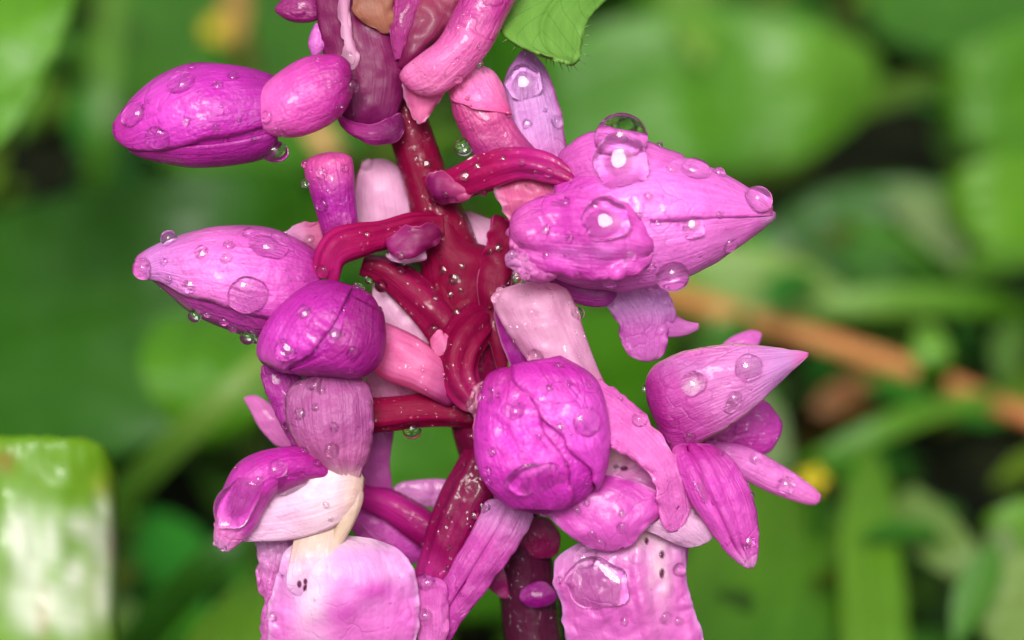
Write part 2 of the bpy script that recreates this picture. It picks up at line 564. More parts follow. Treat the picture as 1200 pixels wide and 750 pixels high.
leaf_plant('broad_leaf', [(186, 370, 372, 380, 2.9), (165, 410, 350, 430, 2.9), (168, 450, 320, 470, 2.8), (200, 495, 296, 500, 2.6), (236, 522, 256, 522, 2.4)],
           [(0, G3), (1, (88, 146, 36))], 'bright green leaf tip below the lilac bud with drops', amp=7, fold=10)
leaf_plant('broad_leaf', [(560, -40, 570, 330, 1.6), (640, 40, 650, 260, 2.0), (720, 22, 740, 212, 2.2), (800, 8, 820, 204, 2.3), (880, 12, 890, 200, 2.4), (950, 28, 948, 184, 2.4), (1004, 46, 998, 148, 2.3), (1034, 80, 1030, 112, 2.2)],
           [(0, G2), (0.5, (78, 138, 30)), (1, (98, 150, 60))], 'large rounded bright green leaf behind the pale upright sepal', amp=8, fold=10, patches=[(880, 140, 70, 40, (88, 150, 20), 0.6)])
leaf_plant('rounded_leaf', [(1320, 10, 1320, 210, 1.8), (1230, 22, 1230, 196, 1.9), (1170, 36, 1170, 182, 2.0), (1126, 58, 1128, 158, 2.0), (1104, 90, 1106, 122, 1.9)], [(0, G3), (1, (84, 140, 40))],
           'rounded green leaf beside the dark gap', foot=(7.5, 9), amp=7, fold=8)
leaf_plant('rounded_leaf', [(1320, 170, 1320, 330, 2.0), (1230, 176, 1235, 318, 2.1), (1170, 182, 1178, 300, 2.2), (1128, 198, 1135, 278, 2.2), (1106, 224, 1109, 248, 2.1)], [(0, G3), (1, (100, 154, 30))],
           'rounded yellow-green leaf below the dark gap', foot=(8, 8), amp=6, fold=6)
leaf_plant('rounded_leaf', [(1000, -60, 1260, -60, 1.0), (1010, 0, 1260, 0, 1.1), (1030, 40, 1250, 46, 1.2), (1090, 62, 1220, 66, 1.2), (1140, 72, 1170, 72, 1.1)], [(0, G3), (1, G2)], 'green leaf lying over the dark gap from above', amp=6, fold=6)
leaf_plant('broad_leaf', [(850, 320, 880, 400, 0.8), (930, 240, 950, 380, 1.1), (1020, 212, 1050, 360, 1.3), (1110, 216, 1130, 348, 1.4), (1180, 246, 1190, 332, 1.4), (1226, 286, 1228, 300, 1.3)], [(0, G1), (1, (52, 106, 30))],
           'dark green leaf behind the tip of the large lilac bud', amp=9, fold=12)
leaf_plant('pale_leaf', [(770, 318, 776, 366, 1.9), (830, 288, 840, 388, 2.0), (896, 290, 904, 384, 2.0), (950, 312, 954, 372, 1.9), (990, 338, 990, 350, 1.8)], [(0, (120, 156, 96)), (1, (130, 164, 110))],
           'pale greyish green leaf below the large lilac bud', amp=6, fold=6)
leaf_plant('broad_leaf', [(780, 360, 800, 640, 1.2), (700, 360, 700, 680, 1.5), (600, 380, 600, 720, 1.7), (500, 420, 510, 720, 1.8), (440, 480, 450, 680, 1.8), (400, 560, 405, 600, 1.7)], [(0, (78, 140, 30)), (1, (70, 132, 24))],
           'bright green leaf glimpsed between the stem and lower flowers', amp=8, fold=12)
leaf_plant('broad_leaf', [(700, 800, 1000, 800, 1.6), (760, 720, 1010, 720, 1.7), (800, 650, 1000, 650, 1.7), (830, 590, 960, 600, 1.6), (870, 556, 910, 556, 1.5)], [(0, G3), (1, G4)],
           'light green leaf below the folded down magenta sepal', amp=8, fold=10)
leaf_plant('pale_leaf', [(1040, 596, 1070, 570, 2.0), (1056, 630, 1112, 600, 2.0), (1092, 664, 1140, 640, 2.0), (1130, 682, 1150, 672, 1.9)], (112, 140, 96), 'small leaf with painted grey sheen among dark green undergrowth', amp=4, fold=5)  # grey colour stands in for sky reflected off the wet blade
leaf_plant('pale_leaf', [(1250, 640, 1260, 780, 2.2), (1190, 650, 1200, 770, 2.3), (1150, 680, 1158, 750, 2.3), (1132, 706, 1136, 724, 2.2)], (124, 150, 108), 'leaf with painted pale sheen by the lower edge of the undergrowth', foot=(6.0, 3.0), amp=5, fold=6)  # pale colour paints the sky's reflection on this leaf
leaf_plant('rounded_leaf', [(1260, 590, 1260, 660, 1.9), (1200, 586, 1204, 652, 2.0), (1166, 600, 1168, 636, 2.0), (1150, 612, 1151, 622, 1.9)], G4, 'small rounded green leaf above the pale shiny leaf', amp=4, foot=(6.5, 5), fold=4)
leaf_plant('narrow_leaf', [(990, 800, 1070, 800, 2.0), (985, 700, 1060, 700, 2.1), (985, 620, 1050, 620, 2.1), (996, 560, 1040, 560, 2.0), (1014, 526, 1022, 526, 1.9)], [(0, (104, 150, 50)), (1, (96, 146, 44))],
           'upright yellow-green leaf beside the small leaf with painted grey sheen', amp=5, fold=8)
leaf_plant('narrow_leaf', [(196, 800, 330, 800, 2.6), (226, 740, 330, 735, 2.7), (262, 700, 322, 690, 2.7), (292, 676, 306, 674, 2.6)], [(0, (110, 156, 40)), (1, (90, 140, 36))], 'yellow-green leaf tip below the rolled magenta petal', amp=4, fold=6)
leaf_plant('narrow_leaf', [(770, -30, 840, -30, 2.6), (780, 10, 836, 10, 2.7), (796, 40, 834, 44, 2.7), (818, 74, 828, 74, 2.6)], (120, 160, 84), 'small light leaf tip above the large rounded leaf', amp=4, fold=5)
# nearer leaves, less out of focus
leaf_plant('ribbed_leaf', [(-160, -120, 60, -160, 5.2), (-150, -20, 92, -60, 5.4), (-130, 60, 88, -6, 5.3), (-100, 120, 66, 60, 5.1), (-60, 160, 36, 120, 4.9), (-20, 184, 4, 166, 4.8)], [(0, (100, 158, 50)), (1, (94, 154, 40))],
           'light green leaf with glossy wet edge above the large dark leaf', foot=(-4.2, 6.0), amp=5, fold=6, thick=5, crinkle=4)
leaf_plant('spotted_leaf', [(-260, 560, -250, 820, 4.2), (-150, 520, -150, 830, 4.4), (-40, 512, -40, 830, 4.5), (60, 512, 70, 840, 4.5), (118, 520, 128, 846, 4.4), (136, 560, 138, 800, 4.3)],
           [(0, (96, 146, 30)), (1, (104, 152, 32))], 'withering leaf, yellow-green above with painted whitish sheen below, with brown specks', mat='smooth_leaf', foot=(-3.6, 2.0), amp=8, fold=0, crinkle=4, thick=5, nv=70,
           patches=[(20 + 23 * (k % 5) + 9 * math.sin(k * 5.1), 622 + 32 * (k // 5) + 12 * math.sin(k * 3.3), 15 + 6 * math.sin(k * 2.2), 22 + 8 * math.sin(k * 7.7), (206, 210, 196), 0.95) for k in range(-1, 19)] + [(0, 700, 1, 1, (200, 206, 190), 0.1), (110, 690, 20, 60, (186, 190, 160), 0.5), (6, 540, 12, 12, (140, 70, 30), 0.9), (130, 640, 6, 22, (130, 60, 40), 0.7), (120, 572, 14, 14, (176, 170, 60), 0.7),  # whitish patches paint reflected sky on the lower half
                    (50, 720, 10, 30, (150, 120, 80), 0.5), (-40, 690, 60, 40, (170, 186, 140), 0.7)])
e = leaf_plant('hairy_leaf', [(700, -120, 790, -60, 7.3), (640, -70, 740, -30, 7.25), (610, -20, 700, 10, 7.2), (588, 20, 685, 30, 7.15), (590, 40, 682, 55, 7.12), (612, 56, 678, 70, 7.1), (650, 70, 672, 76, 7.1)],
               [(0, (96, 150, 70)), (1, (124, 172, 104))], 'small hairy light green leaf tip in sharp focus beside the topmost spurs', foot=(2.0, 21.0), amp=4, nv=60, crinkle=3, thick=5, bulge=5, fold=5)
# the fine hairs along its rim
hv, hf = [], []
W0 = ground_w(640, 45, 7.13)
hp = [(598, 44, 584, 52), (606, 52, 598, 62), (618, 58, 612, 70), (630, 63, 626, 74), (640, 67, 640, 79), (648, 70, 650, 82), (656, 73, 660, 84), (664, 75, 668, 86), (671, 75, 678, 84), (677, 70, 688, 76), (681, 62, 692, 66),
      (684, 52, 694, 53), (685, 42, 695, 40), (685, 32, 694, 28), (645, 69, 646, 78), (668, 75, 671, 83)]
for (x0, y0, x1, y1) in hp:
    k = len(hv)
    dx, dy = (y1 - y0) * 0.06, -(x1 - x0) * 0.06
    hv += [pt(x0 + dx, y0 + dy, W0), pt(x0 - dx, y0 - dy, W0), pt(x0, y0, W0 + 1.2), pt(x1, y1, W0 + 2)]
    hf += [(k, k + 1, k + 3), (k + 1, k + 2, k + 3), (k + 2, k, k + 3), (k, k + 2, k + 1)]
hairs = mesh_obj('rim_hairs', hv, hf, M['grass'], e, [(0.5, 0.5)] * len(hv), [lin((150, 180, 110))] * len(hv))
tag(hairs, kind='stuff')

def blade(pts, col, label, width=None, mat='grass', name='grass_blade', cat='grass blade', foot=None):
    """pts: (x, y, half width, height); the first one is carried down into the soil"""
    rows = []
    for i, (x, y, r, z) in enumerate(pts):
        a, b = pts[max(0, i - 1)], pts[min(len(pts) - 1, i + 1)]
        dx, dy = b[0] - a[0], b[1] - a[1]
        l = math.hypot(dx, dy)
        rows.append((x - dy / l * r, y + dx / l * r, x + dy / l * r, y - dx / l * r, ground_w(x, y, z), r * 0.35))
    o = loft(name, rows, col, M[mat], None, amp=2, nscale=80, thick=6)
    tag(o, label, cat)
    return o
blade([(60, 700, 10, 0.0), (120, 612, 17, 1.6), (180, 546, 18, 2.6), (250, 478, 17, 3.2), (330, 408, 14, 3.4), (400, 350, 6, 3.3)], [(0, G2), (1, (126, 160, 92))], 'pale grass blade slanting up behind the rolled magenta petal')
blade([(96, 860, 16, 0.0), (150, 770, 22, 1.5), (210, 698, 22, 2.2), (270, 640, 18, 2.6), (330, 585, 6, 2.6)], [(0, G1), (1, (48, 100, 34))], 'dark green grass blade slanting up below the rolled magenta petal')
blade([(112, 330, 9, 0.0), (114, 240, 13, 0.9), (120, 150, 14, 1.6), (126, 60, 13, 2.0), (136, -30, 10, 2.2)], [(0, G2), (1, (92, 136, 66))], 'upright grass blade between light leaf and topmost magenta bud')
blade([(1260, 420, 10, 0.0), (1180, 362, 14, 1.6), (1060, 352, 16, 2.0), (930, 362, 14, 2.0), (830, 380, 8, 1.9)], [(0, G3), (1, (110, 150, 70))], 'light grass blade lying level above the brown stalk')
blade([(860, 600, 10, 0.0), (930, 560, 15, 1.4), (1020, 510, 15, 1.8), (1110, 476, 12, 1.8), (1190, 462, 4, 1.7)], [(0, G2), (1, G4)], 'green grass blade slanting up below the brown stalk')
blade([(1100, 470, 6, 0.9), (1096, 440, 16, 2.2), (1090, 410, 22, 2.5), (1084, 380, 10, 2.5)], [(0, G3), (1, G4)], 'short green blade crossing over the brown stalk')
# dead stalk, a little to the back
sp = [(700, 322), (790, 347), (880, 374), (980, 404), (1080, 438), (1160, 470), (1260, 508), (1400, 560)]
o = tube('dry_stalk', [(x, y, ground_w(x, y, 2.1 - 0.0009 * (x - 700)), 13 - 0.002 * (x - 700)) for x, y in sp], [(0, (166, 112, 46)), (0.5, (176, 116, 60)), (1, (170, 96, 40))], M['dry'], None, nu=12, nv=50, amp=1.5)
tag(o, 'orange-brown dead stalk lying across the green undergrowth', 'stalk')
leaf_plant('dead_leaf', [(950, 480, 975, 490, 0.9), (972, 452, 1004, 480, 1.0), (1004, 440, 1030, 460, 1.1), (1030, 436, 1036, 442, 1.1)], (146, 92, 50), 'curled brown dead leaf just below the brown stalk', amp=5, stalk=(120, 80, 40))
def yellow_flower(x, y, z, label, n=5, r=16):
    c = pt(x, y, ground_w(x, y, z))
    e = empty('yellow_flower', (c.x, c.y, 0))
    tag(e, label, 'flower', 'small yellow flowers in the undergrowth')
    for k in range(n):
        a0 = 6.283 * k / n
        ca, sa = math.cos(a0), math.sin(a0)
        w = ground_w(x, y, z)
        loft('petal', [(x, y, x + 1, y, w, 1), (x + ca * r * 0.5 - sa * r * 0.35, y + sa * r * 0.4 + ca * r * 0.3, x + ca * r * 0.5 + sa * r * 0.35, y + sa * r * 0.4 - ca * r * 0.3, w + 4, 2),
                       (x + ca * r - sa * 2, y + sa * r * 0.8, x + ca * r + sa * 2, y + sa * r * 0.8, w + 6, 1)], (214, 186, 20), M['grass'], e, nv=8, nu=6, amp=0.5, thick=3)
    V, FC = [], []
    for i in range(7):
        for j in range(6):
            V.append(Vector((c.x + 0.05 * math.cos(j * 1.047) + 0.1 * math.sin(i * 0.5), c.y + 0.05 * math.sin(j * 1.047) + 0.15, c.z * i / 6)) + Vector((0, -0.15, 0)) * (i / 6))
    for i in range(6):
        for j in range(6):
            FC.append((i * 6 + j, i * 6 + (j + 1) % 6, i * 6 + 6 + (j + 1) % 6, i * 6 + 6 + j))
    mesh_obj('stalk', V, FC, M['grass'], e, [(0.5, 0.5)] * len(V), [lin(G2)] * len(V))
yellow_flower(952, 562, 2.2, 'small yellow flower behind the blurred lilac petals', r=20)
yellow_flower(256, 34, 2.2, 'small yellow flower above the topmost magenta bud', r=20)
leaf_plant('dead_leaf', [(262, -30, 290, -30, 2.4), (262, 10, 290, 10, 2.4), (268, 40, 284, 42, 2.3), (276, 56, 279, 56, 2.2)], (178, 130, 76), 'dry buff leaf beside the upper yellow flower', amp=3, stalk=(140, 110, 60))
blade([(430, 260, 9, 0.0), (400, 196, 12, 2.2), (374, 160, 12, 2.6), (350, 130, 5, 2.6)], (176, 140, 84), 'dry buff grass blade behind the rose spur', mat='dry')

# low leaves nobody could count, over the soil
def undergrowth():
    V, FC, C, UV = [], [], [], []
    rr = random.Random(11)
    gaps = [(1065, 170, 75, 120), (990, 240, 70, 30), (700, 25, 60, 40), (40, 200, 50, 60), (180, 560, 70, 70), (1160, 420, 60, 50), (190, 90, 30, 80), (1150, 560, 50, 30)]
    n = 0
    while n < 6000:
        x, y = rr.uniform(-15, 15), rr.uniform(-6, 30)
        den = noise.noise(Vector((x * 0.35, y * 0.35, 5)))
        if den < -0.28 and rr.random() < 0.85:
            continue
        z = abs(rr.gauss(0, 0.55)) + 0.15
        c = Vector((x, y, z))
        px, py, _ = world_px(c)
        if any(((px - a) / rx) ** 2 + ((py - b) / ry) ** 2 < 1 for a, b, rx, ry in gaps) and rr.random() < 0.93:
            continue
        if px > 800 and py > 370 and rr.random() < 0.45:
            c.z = z = rr.uniform(1.0, 2.7)
        n += 1
        yaw = rr.uniform(0, 6.283)
        ln = rr.uniform(0.35, 1.25)
        wd_ = ln * rr.uniform(0.22, 0.5)
        pitch = rr.uniform(-0.35, 0.7)
        a = Vector((math.cos(yaw) * math.cos(pitch), math.sin(yaw) * math.cos(pitch), math.sin(pitch)))
        s = Vector((-math.sin(yaw), math.cos(yaw), 0))
        up = a.cross(s)
        g = rr.random()
        col = pig((rr.uniform(44, 98), rr.uniform(96, 142), rr.uniform(24, 52))) if g > 0.04 else lin((120, 140, 90))
        k = len(V)
        for i, (f, wv) in enumerate(((0, 0.12), (0.3, 0.9), (0.6, 1.0), (0.85, 0.55), (1, 0.03))):
            m_ = c + a * ln * (f - 0.5) - Vector((0, 0, 0.35 * ln * f * f))
            for t_ in (-1, 0, 1):
                V.append(m_ + s * (t_ * wd_ * wv * 0.5) + up * (0.12 * wd_ * abs(t_)))
                C.append(col)
                UV.append((0.5 + 0.5 * t_, f))
        for i in range(4):
            for j in range(2):
                q = k + i * 3 + j
                FC.append((q, q + 1, q + 4, q + 3))
    o = mesh_obj('undergrowth', V, FC, M['leaf'], None, UV, C)
    tag(o, 'low green leaves of mixed plants covering the dark soil', 'undergrowth', kind='stuff')
def world_px(p):
    d = p - CAM
    t = d.dot(F)
    k = max(0.1, t) / DIST
    return (600 + d.dot(R) / S / k, 375 - d.dot(U) / S / k, (DIST - t) / S)
undergrowth()

# ---------------------------------------------------------------- the orchid
def wrap(name, rows, cover, off, col, mat, parent=None, nv=48, nu=30, thick=3.0, amp=1.8, reg=None, back=None, edge=None, patches=(), ripple=0.0):
    """a sepal folded round a bud whose rows are given: cover = (v, angle from, angle to) along it, in parts of pi"""
    rows = [tuple(r) + (0,) * (7 - len(r)) for r in rows]
    sm = spline(rows, 80)
    cs = [(v, pig(c)) for v, c in col] if isinstance(col, list) else [(0, pig(col))]
    ec = (pig(edge[0]), edge[1]) if edge else None
    seed = rnd.random() * 99
    v0, v1 = cover[0][0], cover[-1][0]
    V, UV, C, FC = [], [], [], []
    for i in range(nv + 1):
        v = v0 + (v1 - v0) * i / nv
        k = v * 80
        a, b = sm[int(min(79, k))], sm[int(min(79, k)) + 1]
        f = k - int(min(79, k))
        xl, yl, xr, yr, w, bg_, tl = (p + (q - p) * f for p, q in zip(a, b))
        t0, t1 = stops([(c[0], (c[1], c[2])) for c in cover], v)
        for j in range(nu + 1):
            s_ = j / nu
            th = (t0 + (t1 - t0) * s_) * math.pi
            rim = abs(2 * s_ - 1)
            ln = math.hypot(xr - xl, yr - yl) + 1e-6
            o2 = off * (1 - 0.35 * rim ** 6) + ripple * max(0, rim - 0.6) * noise.noise(Vector((v * 14, s_ * 3, seed))) * 3
            c, s = math.cos(th), math.sin(th)
            bb = bg_ if s > 0 else (back * bg_ if back is not None else bg_)
            ku = 1 + 2 * o2 / max(ln, 12)
            x = (xl + xr) / 2 + (xr - xl) / 2 * c * ku
            y = (yl + yr) / 2 + (yr - yl) / 2 * c * ku
            ww = w + (bb + o2) * s
            ww += amp * (1.6 * noise.noise(Vector((x / 34, y / 34, seed))) - 2.4 * abs(noise.noise(Vector((x / 24, y / 24, seed + 8)))) + 0.8) * min(1, ln / 40)
            V.append(pt(x, y, ww))
            UV.append((s_, i / nv))
            cc = stops(cs, i / nv)
            if ec:
                q = min(1, max(0.0, (rim - (1 - ec[1])) / ec[1])) ** 1.5
                cc = tuple(p + (z - p) * q for p, z in zip(cc, ec[0]))
            for (px, py, rx, ry, pc, st) in patches:
                q = st * math.exp(-((x - px) / rx) ** 2 - ((y - py) / ry) ** 2)
                cc = tuple(p + (z - p) * q for p, z in zip(cc, pig(pc)))
            C.append(cc)
    n = nu + 1
    for i in range(nv):
        for j in range(nu):
            a = i * n + j
            FC.append((a, a + 1, a + 1 + n, a + n))
    return mesh_obj(name, V, FC, mat, parent, UV, C, thick, reg)

base = pt(640, 900, -60)
root_xy = (base.x, base.y)
orchid = empty('orchid_spike', (root_xy[0], root_xy[1], 0))
tag(orchid, 'wet magenta orchid spike with dark red stem, open flowers and pointed buds', 'orchid')

DEEP, MAG, PINK, LILAC, PALE = (150, 16, 120), (188, 38, 172), (208, 76, 196), (214, 132, 206), (226, 172, 200)
RED, RED2, ROSE, MAUVE, CREAM = (118, 4, 38), (140, 14, 54), (196, 84, 132), (176, 96, 166), (226, 208, 180)

# main stem: in view, then on down to the soil
def world_to_px(p):
    d = p - CAM
    t = d.dot(F)
    k = t / DIST
    return (600 + d.dot(R) / S / k, 375 - d.dot(U) / S / k, (DIST - t) / S)
stem_pts = [(432, -60, 5, 25), (446, 20, 5, 25), (470, 120, 0, 25), (497, 205, -4, 26), (520, 275, -4, 33), (538, 345, -4, 36), (552, 430, -6, 36), (566, 510, -16, 34),
            (592, 590, -34, 33), (613, 660, -48, 34), (624, 740, -58, 34), (634, 830, -66, 34)]
for k in range(1, 6):
    f = k / 5
    a = pt(634, 830, -66)
    q = Vector((a.x + (root_xy[0] - a.x) * f, a.y + (root_xy[1] - a.y) * f, a.z * (1 - f)))
    stem_pts.append((*world_to_px(q), 34 + 6 * f))
tube('stem', stem_pts, [(0, (128, 24, 60)), (0.08, (118, 4, 38)), (0.25, (122, 2, 36)), (0.32, (108, 6, 40)), (0.42, (70, 26, 34)), (1, (64, 60, 30))], M['stem'], orchid,
     nu=28, nv=150, ribs=9, ribamp=0.035, amp=1.6, reg='the dark red stem')

def flower(label, x, y, w):
    e = empty('flower', pt(x, y, w), orchid)
    e['label'] = label
    return e

loft('bract', [(494, 226, 526, 222, -6, 22), (494, 262, 540, 256, 2, 24), (492, 290, 556, 284, 6, 24), (493, 312, 596, 300, 8, 26), (496, 335, 592, 328, 6, 26), (502, 368, 588, 362, 2, 24), (512, 402, 588, 398, -4, 20), (524, 446, 586, 446, -14, 10)],
     [(0, (112, 2, 34)), (0.5, (128, 6, 42)), (1, (112, 2, 34))], M['ovary'], orchid, amp=2.5, crinkle=2, crump=0.2, nscale=60, reg='the dark red stem')

loft('bract', [(534, 252, 548, 248, -16, 1), (538, 270, 600, 268, -16, 4), (542, 286, 600, 284, -14, 5), (548, 302, 592, 302, -12, 2)], [(0, (222, 166, 190)), (1, (226, 172, 196))], M['bract'], orchid, amp=2, crinkle=1.5,
     edge=((180, 80, 120), 0.07), reg='the pale bract beside the arched ovary')
loft('bract', [(578, 250, 604, 262, 18, 2), (572, 276, 606, 286, 24, 5), (566, 298, 600, 306, 26, 5), (570, 316, 590, 318, 24, 2)], [(0, (120, 4, 40)), (1, (128, 8, 44))], M['ovary'], orchid, amp=4, crinkle=4,
     edge=((176, 60, 90), 0.1), reg='the dark red stem')

# --- bud high on the spike, with its blunt spur lying over it
d = 'the magenta bud beside the top cluster'
f1 = flower('plump magenta bud with blunt spur lying over its base', 400, 110, 50)
r = [(330, 98, 330, 166, 60, 25), (302, 88, 314, 180, 60, 42), (270, 82, 280, 189, 60, 52), (225, 80, 228, 193, 60, 55), (188, 94, 190, 187, 60, 44), (160, 116, 163, 180, 60, 28),
     (144, 135, 147, 170, 60, 14), (136, 147, 138, 162, 60, 6), (131, 153, 132, 157, 60, 1.5)]
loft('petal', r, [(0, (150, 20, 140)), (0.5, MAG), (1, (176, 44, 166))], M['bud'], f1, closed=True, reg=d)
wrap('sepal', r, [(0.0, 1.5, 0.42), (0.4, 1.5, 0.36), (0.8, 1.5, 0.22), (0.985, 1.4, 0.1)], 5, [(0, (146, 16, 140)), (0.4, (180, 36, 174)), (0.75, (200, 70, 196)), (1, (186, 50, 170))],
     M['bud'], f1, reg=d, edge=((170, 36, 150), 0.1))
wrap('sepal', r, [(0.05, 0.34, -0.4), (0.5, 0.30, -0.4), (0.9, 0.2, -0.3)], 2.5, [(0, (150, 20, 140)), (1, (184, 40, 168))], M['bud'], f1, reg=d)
loft('spur', [(410, 74, 415, 106, 92, 10), (396, 64, 406, 128, 92, 28), (360, 66, 385, 147, 92, 36), (330, 82, 352, 160, 92, 36), (306, 103, 323, 160, 90, 28), (292, 124, 304, 152, 86, 16),
              (287, 134, 292, 143, 84, 6)], [(0, (140, 16, 110)), (0.18, (170, 34, 140)), (0.5, (206, 84, 176)), (0.85, (214, 108, 188)), (1, (196, 80, 160))], M['bud'], f1, closed=True, reg=d, amp=3, rnd_ends=False)
loft('bract', [(366, -30, 448, -30, 30, 15), (376, 40, 466, 45, 34, 18), (388, 90, 476, 85, 40, 20), (394, 128, 466, 130, 40, 16), (408, 152, 446, 158, 36, 6)],
     [(0, (150, 66, 84)), (0.6, (146, 52, 80)), (1, (136, 24, 80))], M['bract'], f1, amp=4, reg=d, crinkle=2)
loft('sepal', [(396, 136, 400, 146, 46, 2), (418, 146, 416, 160, 52, 6), (440, 146, 440, 169, 54, 8), (458, 138, 464, 165, 48, 6), (468, 130, 474, 150, 40, 2)], [(0, (170, 40, 140)), (1, (130, 10, 80))],
     M['petal'], f1, edge=((216, 120, 186), 0.15), crinkle=2, reg=d)

# --- cluster at the top of the frame
d = 'the topmost pink spur cluster'
f2 = flower('crowded pink spurs and red bracts at the top of the spike', 460, 20, 40)
loft('spur', [(548, -50, 618, -40, 66, 25), (545, -15, 606, -4, 70, 26), (530, 15, 592, 24, 74, 28), (514, 45, 573, 60, 78, 30), (490, 65, 545, 91, 78, 28), (473, 79, 511, 113, 74, 20), (466, 92, 482, 110, 70, 9)],
     [(0, (160, 40, 130)), (0.3, (178, 56, 140)), (0.55, (206, 108, 166)), (0.9, (214, 130, 176)), (1, (200, 100, 150))], M['bud'], f2, closed=True, amp=2.5, reg=d)
loft('bract', [(468, 94, 530, 92, 58, 6), (477, 116, 516, 116, 56, 8), (484, 135, 503, 134, 52, 5), (489, 144, 495, 144, 50, 1)], [(0, (196, 90, 140)), (1, (216, 136, 172))], M['bract'], f2, crinkle=4, amp=3,
     edge=((232, 180, 200), 0.2), reg=d)
loft('petal', [(456, -40, 506, -40, 48, 6), (455, 10, 496, 5, 50, 8), (458, 40, 482, 38, 52, 6), (465, 70, 470, 68, 52, 1)], [(0, (150, 22, 112)), (1, (166, 40, 130))], M['petal'], f2, crinkle=2,
     edge=((214, 120, 180), 0.15), reg=d)
loft('bract', [(490, -40, 556, -40, 46, 8), (484, 20, 536, 20, 50, 8), (474, 58, 500, 58, 54, 8), (466, 80, 478, 80, 50, 2)], [(0, (156, 70, 76)), (1, (140, 30, 70))], M['bract'], f2, amp=4, crinkle=3, reg=d)
loft('bract', [(396, -30, 410, -30, 58, 3), (399, 20, 409, 18, 58, 4), (402, 50, 414, 48, 60, 5), (406, 72, 420, 66, 58, 4), (412, 82, 416, 80, 54, 1)], [(0, (206, 140, 170)), (1, (226, 178, 196))], M['bract'], f2,
     crinkle=3, reg=d)
loft('bract', [(412, -10, 456, -20, 54, 6), (414, 14, 460, 8, 58, 8), (428, 26, 460, 26, 58, 5), (446, 38, 456, 38, 52, 1)], [(0, (150, 90, 70)), (1, (190, 132, 104))], M['bract'], f2, crinkle=3)
loft('petal', [(322, 8, 322, 14, 20, 3), (335, -4, 337, 24, 20, 12), (352, -10, 354, 27, 20, 14), (370, 0, 371, 24, 20, 10), (380, 6, 380, 14, 20, 3)], (136, 16, 104), M['bud'], f2, closed=True)
loft('petal', [(366, 66, 372, 68, 30, 4), (361, 52, 382, 54, 30, 9), (364, 38, 383, 40, 30, 9), (370, 26, 380, 28, 30, 4)], (196, 110, 196), M['bud'], f2, closed=True)
tube('pedicel', [(376, 20, 24, 9), (410, 40, 20, 14), (440, 70, 10, 18), (462, 110, 2, 18)], (122, 10, 46), M['ovary'], f2, ribs=6)

# --- big lilac bud on its arched red ovary, spur standing up behind
d = 'the large lilac bud'
f3 = flower('large lilac bud covered in water drops on arched red ovary', 510, 230, 20)
loft('ovary', [(494, 208, 506, 240, 22, 14), (530, 197, 542, 233, 45, 20), (566, 179, 578, 222, 62, 23), (606, 173, 612, 211, 76, 22), (645, 180, 642, 215, 84, 20), (680, 203, 672, 224, 88, 12)],
     [(0, (138, 6, 46)), (0.4, (160, 26, 66)), (0.75, (176, 56, 96)), (1, (150, 30, 70))], M['ovary'], f3, closed=True, ribs=7, ribamp=0.075, twist=0.35, nu=66, nv=60, reg='the arched red ovary')
r = [(543, 77, 560, 77, 44, 4), (533, 88, 576, 84, 44, 15), (528, 106, 588, 102, 44, 25), (530, 132, 596, 128, 44, 28), (540, 156, 610, 154, 44, 27), (554, 182, 634, 182, 42, 24), (572, 210, 656, 210, 40, 18)]
loft('spur', r, [(0, (206, 96, 140)), (0.3, (186, 76, 124)), (1, (166, 54, 100))], M['bud'], f3, closed=True, amp=2.5, reg='the blunt rose spur')
wrap('spur_lit_tip', r, [(0.0, 1.05, -0.05), (0.15, 1.05, -0.05), (0.24, 0.95, -0.05), (0.33, 0.6, -0.05), (0.40, 0.2, -0.05)], 1.2, [(0, (232, 140, 176)), (0.6, (236, 130, 172)), (1, (226, 96, 150))], M['bud'], f3, reg='the blunt rose spur')  # brighter pink sheath paints the lit end of the spur
loft('bract', [(574, 205, 652, 208, 66, 8), (584, 235, 664, 236, 70, 10), (598, 262, 660, 262, 70, 8), (608, 285, 640, 280, 60, 3)], [(0, (186, 76, 112)), (0.5, (206, 120, 156)), (1, (210, 130, 170))], M['bract'], f3,
     crinkle=5, amp=5, edge=((226, 170, 190), 0.2), reg=d)
loft('bract', [(496, 205, 512, 240, 44, 8), (512, 200, 528, 238, 52, 10), (530, 208, 545, 232, 56, 8), (552, 214, 556, 226, 56, 2)], [(0, (150, 14, 84)), (1, (186, 76, 120))], M['bract'], f3, crinkle=4, amp=4,
     edge=((210, 120, 160), 0.12), reg='the arched red ovary')
loft('sepal', [(612, 59, 619, 59, 14, 2), (598, 80, 637, 78, 14, 12), (590, 105, 646, 100, 16, 18), (590, 135, 656, 130, 18, 18), (600, 168, 661, 165, 22, 14), (612, 205, 668, 200, 24, 8)],
     [(0, (208, 140, 206)), (0.6, (216, 156, 214)), (1, (206, 120, 196))], M['petal'], f3, amp=2, crinkle=1.5, edge=((202, 120, 196), 0.2), reg='the pale upright sepal')
r = [(640, 222, 640, 322, 70, 40), (690, 198, 690, 336, 70, 62), (740, 182, 745, 339, 70, 68), (790, 186, 800, 326, 70, 62), (840, 204, 846, 303, 70, 46), (880, 227, 878, 279, 72, 26), (903, 245, 902, 259, 74, 9),
     (909, 249, 909, 254, 75, 2)]
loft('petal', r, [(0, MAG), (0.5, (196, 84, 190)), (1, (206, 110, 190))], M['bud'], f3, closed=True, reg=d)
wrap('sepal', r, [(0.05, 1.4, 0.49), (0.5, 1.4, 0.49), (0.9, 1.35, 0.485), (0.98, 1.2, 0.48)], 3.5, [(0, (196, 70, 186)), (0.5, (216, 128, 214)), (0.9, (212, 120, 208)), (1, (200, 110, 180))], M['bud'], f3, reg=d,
     edge=((190, 80, 182), 0.08), ripple=2)
